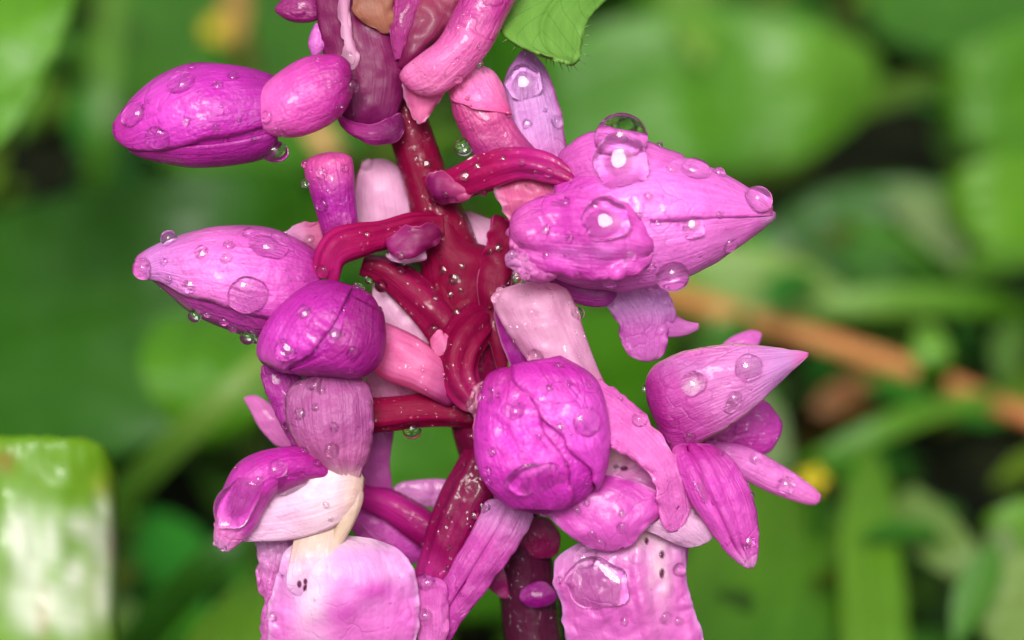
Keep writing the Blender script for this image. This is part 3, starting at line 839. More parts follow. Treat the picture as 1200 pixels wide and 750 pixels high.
wrap('sepal', r, [(0.05, 0.52, 0.02), (0.5, 0.52, 0.05), (0.9, 0.51, 0.1), (0.995, 0.55, -0.3)], 1.5, [(0, (190, 66, 180)), (0.5, (214, 128, 212)), (0.9, (212, 122, 206)), (1, (216, 150, 196))], M['bud'], f3, reg=d,
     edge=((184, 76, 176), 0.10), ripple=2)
loft('sepal', [(652, 184, 655, 226, 66, 10), (688, 157, 690, 236, 78, 34), (730, 158, 732, 236, 84, 40), (772, 172, 772, 232, 84, 32), (806, 186, 806, 226, 78, 12)], [(0, (206, 100, 196)), (0.5, (214, 122, 210)), (1, (210, 116, 204))],
     M['petal'], f3, amp=3, crinkle=2, reg=d)
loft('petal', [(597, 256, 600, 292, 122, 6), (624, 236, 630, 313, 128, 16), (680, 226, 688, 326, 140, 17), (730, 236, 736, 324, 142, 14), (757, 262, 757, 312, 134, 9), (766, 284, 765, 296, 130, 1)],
     [(0, (206, 104, 190)), (0.35, (200, 70, 190)), (1, (210, 96, 202))], M['petal'], f3, amp=4, crinkle=3, crump=0.9, fold=[(0.55, 0.5, 0.2, 5)], edge=((214, 110, 200), 0.08), reg=d, patches=[(690, 295, 50, 10, (222, 140, 214), 0.7)])  # paler patch paints the lit lower ridge of this petal
loft('petal', [(594, 270, 606, 262, 110, 3), (598, 292, 622, 284, 118, 6), (606, 312, 640, 306, 120, 6), (622, 326, 640, 322, 116, 2)], [(0, (204, 110, 180)), (1, (216, 140, 196))], M['petal'], f3, amp=5, crinkle=6, nscale=14, reg=d)
loft('petal', [(592, 300, 604, 292, 118, 2), (604, 318, 628, 306, 124, 5), (620, 328, 648, 316, 124, 5), (640, 330, 656, 322, 118, 2)], [(0, (220, 150, 200)), (1, (206, 110, 190))], M['petal'], f3, amp=6, crinkle=7, nscale=12, reg=d)
loft('sepal', [(645, 316, 648, 342, 44, 4), (676, 318, 682, 356, 44, 8), (706, 322, 708, 358, 42, 6), (722, 326, 722, 346, 40, 2)], (160, 34, 150), M['petal'], f3, amp=2, reg=d)
d = 'the lilac petal under the large bud'
loft('petal', [(694, 326, 778, 328, 34, 6), (703, 350, 786, 350, 24, 7), (721, 374, 790, 372, 20, 7), (727, 394, 781, 392, 18, 6), (733, 411, 778, 413, 16, 5), (746, 422, 766, 423, 14, 2)],
     [(0, (198, 110, 194)), (0.3, (206, 140, 204)), (0.7, (190, 104, 190)), (1, (200, 128, 200))], M['petal'], f3, amp=1.6, crinkle=4, reg=d, patches=[(704, 345, 14, 18, (232, 196, 214), 0.9)])
loft('petal', [(770, 356, 768, 394, 16, 4), (788, 368, 786, 394, 14, 6), (803, 377, 802, 392, 13, 4), (818, 380, 817, 385, 12, 1)], [(0, (190, 104, 190)), (1, (206, 136, 206))], M['petal'], f3, amp=2, reg=d)

# --- bud and its curled red ovary on the other side of the stem
d = 'the lilac bud beside the curled ovary'
f4 = flower('lilac pink bud with rose spur standing over curled red ovary', 515, 268, 20)
loft('spur', [(366, 180, 404, 176, 46, 8), (357, 188, 412, 183, 46, 20), (357, 205, 415, 200, 46, 25), (363, 225, 416, 220, 46, 25), (370, 248, 418, 244, 46, 22), (378, 275, 420, 270, 46, 18), (384, 298, 420, 295, 46, 14)],
     [(0, (196, 84, 146)), (0.5, (186, 66, 132)), (1, (150, 30, 80))], M['bud'], f4, closed=True, amp=3, reg='the rose spur over the curled ovary')
loft('ovary', [(520, 248, 522, 288, 18, 16), (482, 250, 482, 287, 34, 18), (446, 259, 447, 293, 50, 18), (416, 262, 424, 301, 62, 19), (388, 270, 404, 309, 70, 19), (371, 292, 399, 321, 72, 18), (366, 318, 396, 334, 68, 14)],
     [(0, (124, 4, 40)), (0.5, (146, 16, 56)), (1, (166, 40, 80))], M['ovary'], f4, closed=True, ribs=6, ribamp=0.085, twist=0.3, nu=66, nv=60, reg='the curled red ovary')
loft('bract', [(428, 190, 448, 186, -22, 2), (420, 205, 467, 198, -20, 6), (416, 230, 475, 225, -18, 8), (417, 255, 481, 247, -16, 6), (424, 275, 470, 270, -14, 2)], (228, 174, 200), M['bract'], f4, reg='the pale bract above the curled ovary',
     edge=((206, 130, 170), 0.08))
loft('bract', [(331, 272, 338, 286, 20, 2), (354, 260, 360, 292, 26, 6), (378, 258, 384, 294, 30, 8)], [(0, (216, 160, 196)), (1, (176, 70, 110))], M['bract'], f4, crinkle=4, amp=4, reg='the curled red ovary')
loft('bract', [(452, 282, 458, 298, 66, 3), (474, 266, 480, 302, 70, 6), (500, 262, 504, 290, 62, 6), (516, 266, 516, 280, 50, 2)], [(0, (150, 26, 110)), (1, (140, 10, 66))], M['bract'], f4, amp=4, crinkle=3,
     edge=((186, 70, 130), 0.12), reg='the curled red ovary')
loft('bract', [(452, 298, 458, 304, 50, 2), (474, 292, 476, 308, 52, 3), (496, 290, 500, 304, 48, 1)], (222, 168, 200), M['bract'], f4, crinkle=3)
r = [(376, 304, 376, 372, 40, 28), (346, 285, 346, 392, 40, 45), (310, 272, 306, 398, 40, 54), (260, 271, 262, 385, 40, 54), (220, 279, 222, 366, 40, 44), (190, 290, 193, 341, 40, 30), (170, 300, 172, 324, 40, 14),
     (159, 309, 161, 317, 40, 4)]
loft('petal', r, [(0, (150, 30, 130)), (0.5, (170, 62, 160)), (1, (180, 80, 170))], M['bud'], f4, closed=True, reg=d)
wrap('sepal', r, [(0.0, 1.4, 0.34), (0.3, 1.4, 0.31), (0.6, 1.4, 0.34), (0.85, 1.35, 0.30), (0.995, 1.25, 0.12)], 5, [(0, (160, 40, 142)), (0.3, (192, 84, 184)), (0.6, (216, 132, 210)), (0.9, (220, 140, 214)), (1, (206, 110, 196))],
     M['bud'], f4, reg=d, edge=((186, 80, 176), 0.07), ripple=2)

d = 'the blunt deep magenta bud'
f5 = flower('blunt deep magenta bud dotted with drops', 430, 340, 80)
r = [(396, 330, 440, 342, 84, 14), (370, 334, 449, 384, 88, 40), (342, 352, 444, 420, 90, 54), (320, 375, 421, 440, 90, 52), (308, 398, 385, 439, 88, 42), (306, 418, 352, 439, 84, 24), (316, 431, 336, 439, 82, 8)]
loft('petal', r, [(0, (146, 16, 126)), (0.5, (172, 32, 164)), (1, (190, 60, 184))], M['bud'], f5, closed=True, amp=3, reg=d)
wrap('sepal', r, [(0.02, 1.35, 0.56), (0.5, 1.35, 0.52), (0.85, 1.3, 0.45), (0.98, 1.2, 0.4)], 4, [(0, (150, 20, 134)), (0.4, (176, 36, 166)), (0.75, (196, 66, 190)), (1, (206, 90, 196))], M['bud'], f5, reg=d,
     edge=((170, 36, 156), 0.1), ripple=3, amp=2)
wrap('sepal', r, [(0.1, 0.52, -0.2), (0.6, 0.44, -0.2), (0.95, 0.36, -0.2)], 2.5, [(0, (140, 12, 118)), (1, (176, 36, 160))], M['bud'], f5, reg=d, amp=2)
loft('spur', [(440, 374, 430, 432, 44, 14), (466, 384, 456, 446, 48, 18), (496, 400, 484, 456, 50, 18), (526, 426, 506, 467, 46, 16), (552, 452, 528, 480, 36, 12)],
     [(0, (206, 110, 160)), (0.5, (212, 124, 164)), (1, (176, 60, 100))], M['bract'], f5, closed=True, ribs=7, ribamp=0.05, reg='the pink ribbed spur', amp=3)
loft('bract', [(437, 334, 446, 331, 2, 1), (438, 350, 472, 348, 4, 4), (446, 372, 498, 372, 6, 5), (464, 392, 508, 392, 6, 3), (482, 402, 504, 404, 4, 1)], (226, 176, 200), M['bract'], f5, edge=((206, 136, 170), 0.08),
     reg='the pale bract beside the magenta bud')
loft('bract', [(424, 424, 474, 420, -8, 3), (430, 448, 522, 444, -6, 5), (438, 474, 540, 470, -6, 3)], [(0, (226, 176, 204)), (1, (206, 136, 180))], M['bract'], f5, fold=[(-0.25, -0.2, 0.06, 4)], reg='the pale bract beside the magenta bud')
tube('ovary', [(424, 310, 20, 12), (450, 318, 20, 17), (482, 342, 16, 22), (512, 372, 12, 26), (540, 410, 6, 28)], [(0, (120, 14, 40)), (0.5, (134, 22, 50)), (1, (120, 4, 40))], M['ovary'], f5, ribs=5, ribamp=0.08, nu=40,
     reg='the dark red stem')
loft('bract', [(505, 402, 512, 420, 52, 2), (512, 386, 530, 420, 54, 4), (522, 392, 530, 402, 50, 1)], (206, 120, 160), M['bract'], f5, crinkle=3)

# --- the flower facing out low beside the stem (hooded, magenta)
d = 'the magenta hood'
f6 = flower('open flower with swollen magenta hood, spread sepals and spotted mauve lip', 560, 440, 40)
loft('spur', [(596, 334, 636, 326, 58, 8), (580, 344, 662, 338, 62, 20), (582, 362, 674, 362, 64, 24), (594, 384, 682, 388, 66, 25), (616, 418, 697, 426, 68, 25), (640, 452, 714, 462, 70, 22), (662, 484, 728, 492, 66, 16)],
     [(0, (226, 168, 190)), (0.5, (224, 164, 190)), (0.85, (214, 130, 180)), (1, (200, 100, 170))], M['bract'], f6, closed=True, amp=5, crump=1.1, ribs=4, ribamp=0.06, reg='the pale pink spur')
tube('ovary', [(584, 366, 6, 16), (562, 376, 24, 24), (544, 396, 36, 26), (536, 420, 42, 25), (538, 444, 46, 23), (552, 464, 50, 19), (574, 474, 54, 14)], [(0, (118, 4, 40)), (0.5, (128, 8, 44)), (0.8, (150, 36, 66)), (1, (196, 110, 130))],
     M['ovary'], f6, ribs=7, ribamp=0.08, nu=60, nv=60, reg='the looped red ovary')
loft('bract', [(586, 272, 606, 290, 22, 4), (570, 296, 600, 316, 28, 8), (560, 330, 596, 344, 30, 8), (566, 372, 592, 380, 30, 6), (576, 404, 594, 410, 30, 4), (584, 436, 594, 438, 30, 1)], [(0, (124, 6, 42)), (1, (108, 2, 34))], M['ovary'], f6,
     amp=3, edge=((200, 110, 140), 0.07), reg='the dark red stem')
loft('bract', [(576, 344, 606, 338, 40, 4), (582, 376, 618, 380, 42, 6), (592, 412, 632, 414, 44, 5), (604, 440, 634, 440, 40, 1)], [(0, (186, 60, 120)), (1, (180, 50, 130))], M['bract'], f6, crinkle=2, reg='the pale pink spur',
     edge=((226, 160, 190), 0.12))
loft('bract', [(556, 452, 572, 446, 72, 2), (548, 468, 590, 462, 76, 5), (556, 486, 592, 480, 76, 5), (566, 502, 580, 500, 70, 1)], (216, 146, 160), M['bract'], f6, crinkle=7, amp=7, nscale=12, reg='the looped red ovary')
r = [(598, 428, 646, 416, 100, 12), (574, 442, 688, 440, 104, 32), (564, 478, 704, 474, 108, 42), (560, 520, 709, 518, 112, 48), (566, 553, 703, 557, 114, 46), (582, 578, 688, 582, 112, 34), (604, 596, 662, 598, 108, 20),
     (622, 603, 642, 603, 104, 6)]
loft('hood', r, [(0, (176, 36, 160)), (0.4, (196, 56, 190)), (1, (186, 46, 178))], M['bud'], f6, closed=True, amp=4, crump=1.2, reg=d)
wrap('sepal', r, [(0.02, 0.74, -0.35), (0.1, 0.68, -0.35), (0.32, 0.53, -0.35), (0.54, 0.385, -0.3), (0.76, 0.18, -0.3), (0.82, 0.05, -0.3)], 5, [(0, (190, 46, 176)), (0.5, (206, 84, 204)), (1, (200, 70, 194))], M['bud'], f6, reg=d, edge=((176, 40, 160), 0.1), ripple=3, amp=3)
wrap('sepal', r, [(0.05, 1.25, 0.60), (0.4, 1.2, 0.50), (0.75, 1.2, 0.34), (0.97, 1.1, 0.2)], 3.5, [(0, (176, 30, 150)), (0.4, (204, 66, 198)), (1, (190, 50, 180))], M['bud'], f6, reg=d, edge=((170, 30, 150), 0.07), ripple=4, amp=3)
loft('petal', [(556, 488, 572, 486, 88, 3), (558, 520, 574, 520, 92, 4), (566, 556, 582, 552, 94, 4), (582, 584, 594, 576, 94, 2)], [(0, (200, 110, 176)), (1, (206, 100, 190))], M['petal'], f6, crinkle=6, amp=4, nscale=12, reg=d)
d2 = 'the side petal beside the magenta hood'
loft('petal', [(668, 428, 690, 490, 90, 3, 10), (704, 446, 700, 508, 96, 5, 14), (738, 472, 720, 524, 99, 5, 16), (770, 502, 746, 544, 99, 5, 16), (796, 542, 766, 566, 98, 5, 14), (808, 585, 772, 600, 94, 4, 10), (803, 614, 786, 626, 90, 1, 4)],
     [(0, (204, 90, 190)), (0.5, (212, 124, 200)), (1, (208, 120, 198))], M['petal'], f6, amp=3, crinkle=6, edge=((216, 130, 200), 0.12), reg=d2)
loft('throat', [(688, 486, 690, 590, 62, 4), (724, 500, 722, 606, 60, -4), (762, 528, 758, 618, 60, -6), (798, 566, 790, 628, 64, -2)], [(0, (206, 160, 176)), (0.4, (190, 120, 180)), (1, (180, 80, 170))], M['lip'], f6, amp=2, nv=80, nu=80,
     spots=[(722, 547, 3.5, 2.6), (731, 549, 4.5, 3)], patches=[(722, 530, 26, 14, (222, 190, 186), 0.9), (740, 575, 50, 14, (160, 60, 156), 0.6)], reg=d2)
loft('lip', [(632, 580, 700, 552, 84, 6), (636, 594, 762, 572, 88, 14), (652, 614, 782, 596, 90, 16), (672, 630, 758, 616, 90, 14), (690, 640, 746, 632, 88, 8), (706, 646, 734, 643, 86, 2)],
     [(0, (170, 50, 158)), (0.5, (186, 76, 176)), (1, (196, 96, 188))], M['lip'], f6, amp=3, crinkle=2.5, edge=((222, 150, 206), 0.09), reg=d2)
loft('petal', [(742, 612, 800, 584, 74, 4), (760, 622, 812, 598, 78, 8), (786, 634, 826, 614, 80, 8), (812, 642, 838, 630, 80, 3)], [(0, (226, 180, 206)), (1, (230, 190, 214))], M['petal'], f6, amp=2, crinkle=2, reg=d2)
d3 = 'the cream-edged pointed sepal'
loft('sepal', [(752, 444, 768, 496, 62, 6), (774, 424, 790, 528, 72, 16), (810, 410, 826, 515, 78, 22), (858, 404, 870, 488, 82, 18), (905, 408, 906, 455, 84, 10), (932, 411, 929, 432, 84, 5), (947, 414, 946, 418, 84, 1)],
     [(0, (170, 40, 150)), (0.22, (190, 84, 176)), (0.5, (204, 136, 200)), (0.85, (206, 140, 202)), (1, (206, 110, 180))], M['petal'], f6, amp=2.5, crinkle=1.2, edge=((214, 176, 170), 0.06), reg=d3,
     patches=[(790, 500, 34, 30, (150, 10, 126), 1.0), (800, 430, 40, 12, (200, 150, 200), 0.5)])
d4 = 'the folded down magenta sepal'
loft('sepal', [(784, 520, 838, 520, 88, 6), (795, 548, 862, 546, 94, 14), (806, 580, 880, 578, 96, 17), (826, 612, 887, 610, 96, 15), (848, 642, 888, 640, 94, 9), (866, 658, 886, 657, 92, 4), (876, 665, 881, 665, 90, 1)],
     [(0, (176, 34, 150)), (0.3, (200, 76, 190)), (0.8, (208, 100, 200)), (1, (222, 150, 200))], M['petal'], f6, amp=3, crinkle=2, fold=[(-0.35, -0.3, 0.12, 7), (0.25, 0.1, 0.1, 5)], edge=((206, 110, 196), 0.1), reg=d4)
d5 = 'the blurred petals behind the sepals'
loft('petal', [(816, 500, 826, 534, -14, 6), (852, 474, 858, 534, -20, 14), (892, 468, 898, 532, -26, 14), (911, 486, 913, 514, -30, 6), (917, 496, 917, 502, -30, 1)], [(0, (140, 16, 120)), (0.4, (170, 36, 156)), (1, (190, 66, 180))],
     M['petal'], f6, closed=True, reg=d5)
loft('petal', [(822, 516, 832, 548, -2, 6), (872, 522, 866, 560, -6, 12), (918, 546, 904, 578, -10, 12), (950, 568, 940, 590, -12, 8), (964, 582, 958, 592, -12, 2)], [(0, (196, 100, 190)), (0.5, (210, 130, 206)), (1, (214, 130, 204))], M['petal'],
     f6, closed=True, reg=d5)
loft('petal', [(838, 412, 880, 420, -40, 4), (858, 396, 888, 404, -42, 5), (880, 388, 892, 391, -44, 2)], (200, 110, 196), M['petal'], f6)
d6 = 'the broad spotted mauve lip'
loft('lip', [(664, 636, 792, 598, 46, 6), (652, 656, 802, 636, 52, 20), (649, 684, 804, 672, 56, 24), (658, 704, 808, 700, 56, 24), (660, 730, 816, 724, 54, 22), (666, 758, 826, 752, 50, 16), (672, 790, 830, 786, 40, 8)],
     [(0, (206, 150, 196)), (0.4, (186, 96, 176)), (1, (196, 112, 188))], M['lip'], f6, amp=3, crinkle=2, crump=0.5, nv=100, nu=90, edge=((206, 140, 200), 0.1), reg=d6, nscale=38, fold=[(0.28, 0.2, 0.1, -5)],
     spots=[(757, 635, 2.6, 4), (775, 650, 2.8, 4.5), (775, 672, 2.8, 5.5)],
     patches=[(754, 622, 26, 18, (222, 196, 190), 0.9), (772, 668, 14, 44, (226, 196, 200), 0.95), (700, 670, 24, 14, (166, 56, 160), 0.5), (715, 720, 30, 18, (170, 70, 164), 0.4)])
loft('petal', [(790, 610, 812, 606, 30, 3), (796, 640, 806, 640, 30, 4), (798, 665, 803, 665, 30, 2)], (190, 100, 180), M['petal'], f6, amp=2)

# --- the flower hanging low, grey mauve hood, white throat
f7 = flower('open flower with veined mauve hood, rolled magenta petal, cream throat and pale lip', 550, 485, 10)
d = 'the veined mauve hood'
tube('ovary', [(572, 490, 10, 16), (545, 484, 14, 17), (505, 480, 20, 19), (465, 484, 26, 20), (425, 488, 32, 20), (400, 492, 36, 14)], [(0, (124, 4, 40)), (1, (126, 6, 40))], M['ovary'], f7, ribs=5, ribamp=0.07, nu=40, reg='the level dark red ovary')
loft('petal', [(303, 424, 350, 432, 46, 6), (311, 455, 356, 460, 50, 12), (324, 485, 364, 490, 52, 14), (337, 510, 372, 512, 56, 12), (344, 530, 384, 534, 60, 8)], [(0, (160, 34, 150)), (0.6, (176, 46, 166)), (1, (150, 20, 130))], M['petal'], f7,
     amp=2.5, crinkle=2, reg='the petal under the deep magenta bud')
loft('hood', [(366, 440, 404, 433, 72, 6), (340, 456, 431, 453, 78, 20), (336, 480, 436, 484, 82, 26), (341, 505, 436, 514, 84, 26), (354, 528, 430, 538, 82, 20), (376, 548, 422, 552, 78, 12), (388, 564, 420, 568, 74, 6)],
     [(0, (176, 110, 166)), (0.45, (170, 96, 158)), (0.75, (180, 110, 160)), (1, (216, 184, 180))], M['petal'], f7, amp=3, crinkle=2, edge=((196, 136, 186), 0.07), reg=d, fold=[(-0.1, 0.1, 0.05, 3), (0.4, 0.35, 0.05, 2.5)])
d = 'the rolled magenta petal'
r = [(372, 524, 400, 562, 74, 8), (338, 523, 362, 562, 88, 20), (301, 530, 332, 572, 94, 30), (276, 545, 313, 594, 94, 34), (260, 575, 301, 617, 92, 28), (253, 605, 286, 633, 90, 18), (250, 630, 272, 644, 88, 9), (253, 642, 264, 648, 88, 3)]
loft('petal', r, [(0, (150, 12, 126)), (0.3, (176, 36, 160)), (0.75, (190, 70, 180)), (0.9, (214, 136, 200)), (1, (226, 160, 206))], M['bud'], f7, closed=True, amp=3, reg=d)
loft('throat', [(272, 624, 278, 634, 66, 3), (300, 572, 294, 634, 76, 8), (342, 554, 338, 632, 80, 9), (384, 544, 378, 622, 82, 11), (412, 542, 408, 606, 78, 9), (426, 562, 422, 590, 68, 5)],
     [(0, (222, 156, 204)), (0.4, (226, 184, 208)), (0.75, (226, 196, 202)), (1, (216, 190, 172))], M['lip'], f7, amp=2, reg='the cream throat')
loft('throat', [(400, 552, 424, 560, 72, 6), (402, 580, 426, 585, 74, 9), (396, 608, 416, 612, 74, 9), (386, 632, 404, 634, 72, 8), (370, 660, 392, 660, 70, 4)], [(0, (206, 176, 172)), (0.6, (208, 186, 162)), (1, (214, 190, 186))], M['lip'], f7, closed=True, amp=1.5)
loft('throat', [(344, 600, 412, 596, 60, 8), (346, 626, 402, 624, 68, 10), (342, 650, 398, 648, 78, 10), (336, 680, 400, 676, 84, 3), (340, 700, 396, 696, 80, 1)], [(0, (200, 176, 150)), (0.4, (214, 192, 178)), (0.7, (222, 186, 206)), (1, (216, 154, 206))], M['lip'], f7, nv=110, nu=70, amp=1.5, crump=0.1, spots=[(361, 624, 3, 5), (351, 684, 2.5, 4), (358, 681, 2.2, 3.5), (358, 689, 2.6, 4.5)], rnd_ends=True)
d = 'the broad pale lip'
loft('lip', [(346, 632, 414, 626, 52, 6), (332, 648, 452, 637, 58, 18), (324, 675, 474, 652, 64, 26), (318, 700, 487, 678, 64, 28), (314, 728, 491, 708, 60, 26), (318, 760, 488, 748, 52, 18), (330, 790, 470, 785, 40, 8)],
     [(0, (228, 200, 208)), (0.25, (218, 152, 208)), (0.7, (206, 124, 200)), (1, (200, 108, 194))], M['lip'], f7, amp=3, crinkle=3, crump=0.15, nv=100, nu=90, nscale=60, edge=((226, 170, 216), 0.1), reg=d,
     spots=[(351, 684, 2.5, 4), (358, 681, 2.2, 3.5), (358, 688, 2.6, 4.5), (361, 628, 3, 5)],
     patches=[(366, 690, 20, 70, (236, 214, 226), 0.95), (440, 692, 30, 18, (186, 56, 176), 0.75), (402, 718, 22, 14, (180, 50, 172), 0.75), (470, 722, 16, 18, (196, 90, 186), 0.5), (335, 700, 10, 30, (200, 110, 194), 0.5), (450, 665, 30, 14, (232, 186, 222), 0.6)])
loft('petal', [(290, 622, 346, 622, 34, 5), (303, 648, 346, 648, 34, 8), (300, 676, 340, 676, 34, 8), (308, 706, 340, 706, 34, 8), (306, 740, 340, 740, 34, 7), (315, 775, 350, 775, 30, 3)], [(0, (226, 176, 216)), (0.5, (204, 120, 196)), (1, (206, 130, 200))],
     M['petal'], f7, amp=5, crinkle=6, nscale=20, reg=d)
loft('sepal', [(286, 466, 300, 464, -34, 2), (294, 480, 324, 480, -34, 5), (306, 502, 346, 502, -34, 6), (326, 524, 362, 524, -34, 3)], (210, 130, 200), M['petal'], f7)

# --- flower behind, low: dark ovary and lilac petals
f8 = flower('half hidden flower with dark red ovary and hanging lilac petal', 560, 540, -10)
d = 'the drooping dark red ovary'
loft('ovary', [(548, 520, 588, 540, -2, 18), (534, 545, 590, 570, 6, 24), (518, 575, 576, 605, 10, 26), (504, 612, 556, 642, 10, 24), (493, 652, 538, 682, 8, 20), (478, 695, 516, 718, 4, 12)], [(0, (112, 4, 44)), (0.6, (124, 8, 56)), (1, (150, 30, 110))],
     M['ovary'], f8, closed=True, ribs=6, ribamp=0.06, nu=44, reg=d)
d = 'the hanging lilac petal'
loft('petal', [(572, 580, 630, 596, 34, 6), (562, 606, 616, 624, 38, 12), (544, 638, 592, 660, 38, 13), (524, 674, 562, 700, 36, 12), (506, 708, 538, 730, 32, 10), (488, 748, 524, 760, 28, 4)], [(0, (216, 150, 206)), (0.35, (190, 80, 176)), (1, (180, 60, 164))],
     M['petal'], f8, amp=3, crinkle=2, fold=[(-0.1, 0.0, 0.1, 5)], reg=d)
loft('petal', [(484, 676, 520, 678, 44, 4), (482, 708, 526, 710, 46, 8), (488, 740, 524, 742, 44, 6), (496, 770, 515, 770, 40, 1)], [(0, (190, 84, 176)), (1, (206, 124, 196))], M['petal'], f8, amp=3, crinkle=3, reg=d)
tube('ovary', [(420, 580, -30, 14), (455, 592, -28, 18), (495, 618, -26, 21), (535, 650, -26, 18), (585, 680, -40, 14)], [(0, (150, 24, 110)), (0.5, (136, 10, 70)), (1, (120, 4, 50))], M['ovary'], f8, ribs=5)
loft('petal', [(398, 596, 440, 576, -42, 4), (424, 634, 474, 602, -40, 8), (458, 654, 504, 626, -40, 7), (490, 660, 520, 644, -42, 2)], [(0, (190, 80, 180)), (1, (176, 60, 166))], M['petal'], f8)
loft('petal', [(428, 490, 462, 500, -30, 4), (424, 530, 456, 540, -30, 7), (424, 566, 458, 572, -32, 5), (434, 592, 450, 594, -34, 1)], (170, 76, 160), M['petal'], f8)
loft('petal', [(448, 582, 470, 566, -56, 3), (490, 590, 512, 562, -58, 5), (530, 600, 548, 568, -60, 4)], (216, 140, 196), M['petal'], f8)
loft('petal', [(560, 660, 586, 650, -30, 3), (572, 686, 604, 674, -30, 5), (590, 702, 606, 694, -32, 1)], (180, 10, 96), M['petal'], f8)
loft('petal', [(612, 690, 636, 680, -12, 3), (610, 702, 652, 696, -10, 5), (622, 712, 646, 708, -12, 1)], (160, 14, 110), M['petal'], f8)
loft('sepal', [(596, 612, 640, 604, -14, 4), (604, 634, 656, 628, -14, 7), (626, 654, 652, 652, -16, 2)], (150, 8, 70), M['petal'], f8)

# ---------------------------------------------------------------- water drops on the orchid
def unit_drop(name, flat, wob, seed):
    """a bead of water: rounded above, a little flattened where it sits"""
    V, FC = [], []
    nu, nv = 32, 18
    for i in range(nv + 1):
        ph = math.pi * i / nv
        for j in range(nu):
            th = 2 * math.pi * j / nu
            x, y, z = math.sin(ph) * math.cos(th), math.sin(ph) * math.sin(th), math.cos(ph)
            k = 1 + wob * noise.noise(Vector((x * 1.3 + seed, y * 1.3, z * 0.8)))
            z2 = z if z > 0 else z * flat
            V.append((x * k, y * k, z2))
    for i in range(nv):
        for j in range(nu):
            FC.append((i * nu + j, (i + 1) * nu + j, (i + 1) * nu + (j + 1) % nu, i * nu + (j + 1) % nu))
    me = bpy.data.meshes.new(name)
    me.from_pydata(V, [], FC)
    me.polygons.foreach_set('use_smooth', [True] * len(FC))
    me.materials.append(M['water'])
    me.validate()
    return me
DM = [unit_drop('drop', 0.7, 0.0, 1), unit_drop('drop', 0.7, 0.14, 4), unit_drop('drop', 0.7, 0.22, 9)]
AV, AF, AD = [], [], []
for vs, fs, ds in REG:
    k = len(AV)
    AV += vs
    for f in fs:
        AF.append(tuple(i + k for i in f))
        AD.append(ds)
TREE = BVHTree.FromPolygons(AV, AF)
placed = []
ALL = []

def drop(x, y, r, kind='s', ax=1.0, ang=0.0, label=None, high=0.62):
    """x, y: where it sits as seen in the photograph, r: radius in photograph pixels.
    kind s = bead sitting on the skin, f = flat film, e = round bead clinging to an edge, p = hanging bead"""
    best = None
    tries = [(0, 0)] if kind in 'sfw' else [(0, 0)] + [(q * r * math.cos(a), q * r * math.sin(a)) for q in (0.5, 0.9, 1.3, 1.8, 2.6) for a in (1.57, -1.57, 0, 3.14, 0.78, 2.36, -0.78, -2.36)]
    if kind == 'p':
        tries = [(0, -q * r) for q in (0.3, 0.7, 1.1, 1.6, 2.2, 3.0)] + tries
    if kind in 'sfw':
        tries += [(q * r * math.cos(a), q * r * math.sin(a)) for q in (0.5, 1.0, 1.6) for a in (0, 1.57, 3.14, -1.57)]
    for dx, dy in tries:
        dr = (pt(x + dx, y + dy, 0) - CAM).normalized()
        hit = TREE.ray_cast(CAM, dr)
        if hit[0] is not None:
            best = (hit, dx, dy)
            break
    if best is None:
        return None
    (loc, nor, idx, _), dx, dy = best
    if nor.dot(CAM - loc) < 0:
        nor = -nor
    toc = (CAM - loc).normalized()
    nor = (nor + toc * 0.25).normalized()
    desc = AD[idx]
    if kind == 'w':          # low drop, tilted midway between sun and camera to show a glint
        nor = (sdir + toc).normalized() * 0.8 + nor * 0.2
        nor.normalize()
    wpx = (DIST - (loc - CAM).dot(F)) / S
    rad = r * S
    if kind in 'ep' or (dx or dy):
        c = pt(x, y, wpx + r * 0.15)
        sc = (1, 1, 1.0 if kind != 'p' else 1.12)
        up = Vector((0, 0, 1)) if kind == 'p' else toc
        flat_off = 0
    else:
        h = {'s': high, 'f': 0.3, 'w': 0.36}[kind]
        c = loc + nor * rad * {'s': 0.12, 'f': 0.02, 'w': 0.14}[kind]
        sc = (1, 1, h)
        up = nor
    o = bpy.data.objects.new('water_drop', DM[0 if kind in 'ep' or r < 7 else (1 if kind == 's' else 2)])
    COL.objects.link(o)
    z = up.normalized()
    xa = (R * math.cos(ang) + U * math.sin(ang))
    xa = (xa - z * xa.dot(z)).normalized()
    ya = z.cross(xa)
    rot = Matrix((xa, ya, z)).transposed().to_4x4()
    o.matrix_world = Matrix.Translation(c) @ rot @ Matrix.Diagonal((rad * sc[0] * ax, rad * sc[1], rad * sc[2], 1))
    size = 'large' if r >= 13 else ('small' if r >= 6.5 else 'tiny')
    shape = {'s': 'domed drop', 'f': 'flat lens', 'w': 'low shining drop', 'e': 'round bead', 'p': 'hanging drop'}[kind]
    tag(o, label, 'water drop', f'water drops on {desc}')
    ALL.append((o, desc, f'{size} {shape}', label, c.copy()))
    placed.append((x, y, r))
    return o

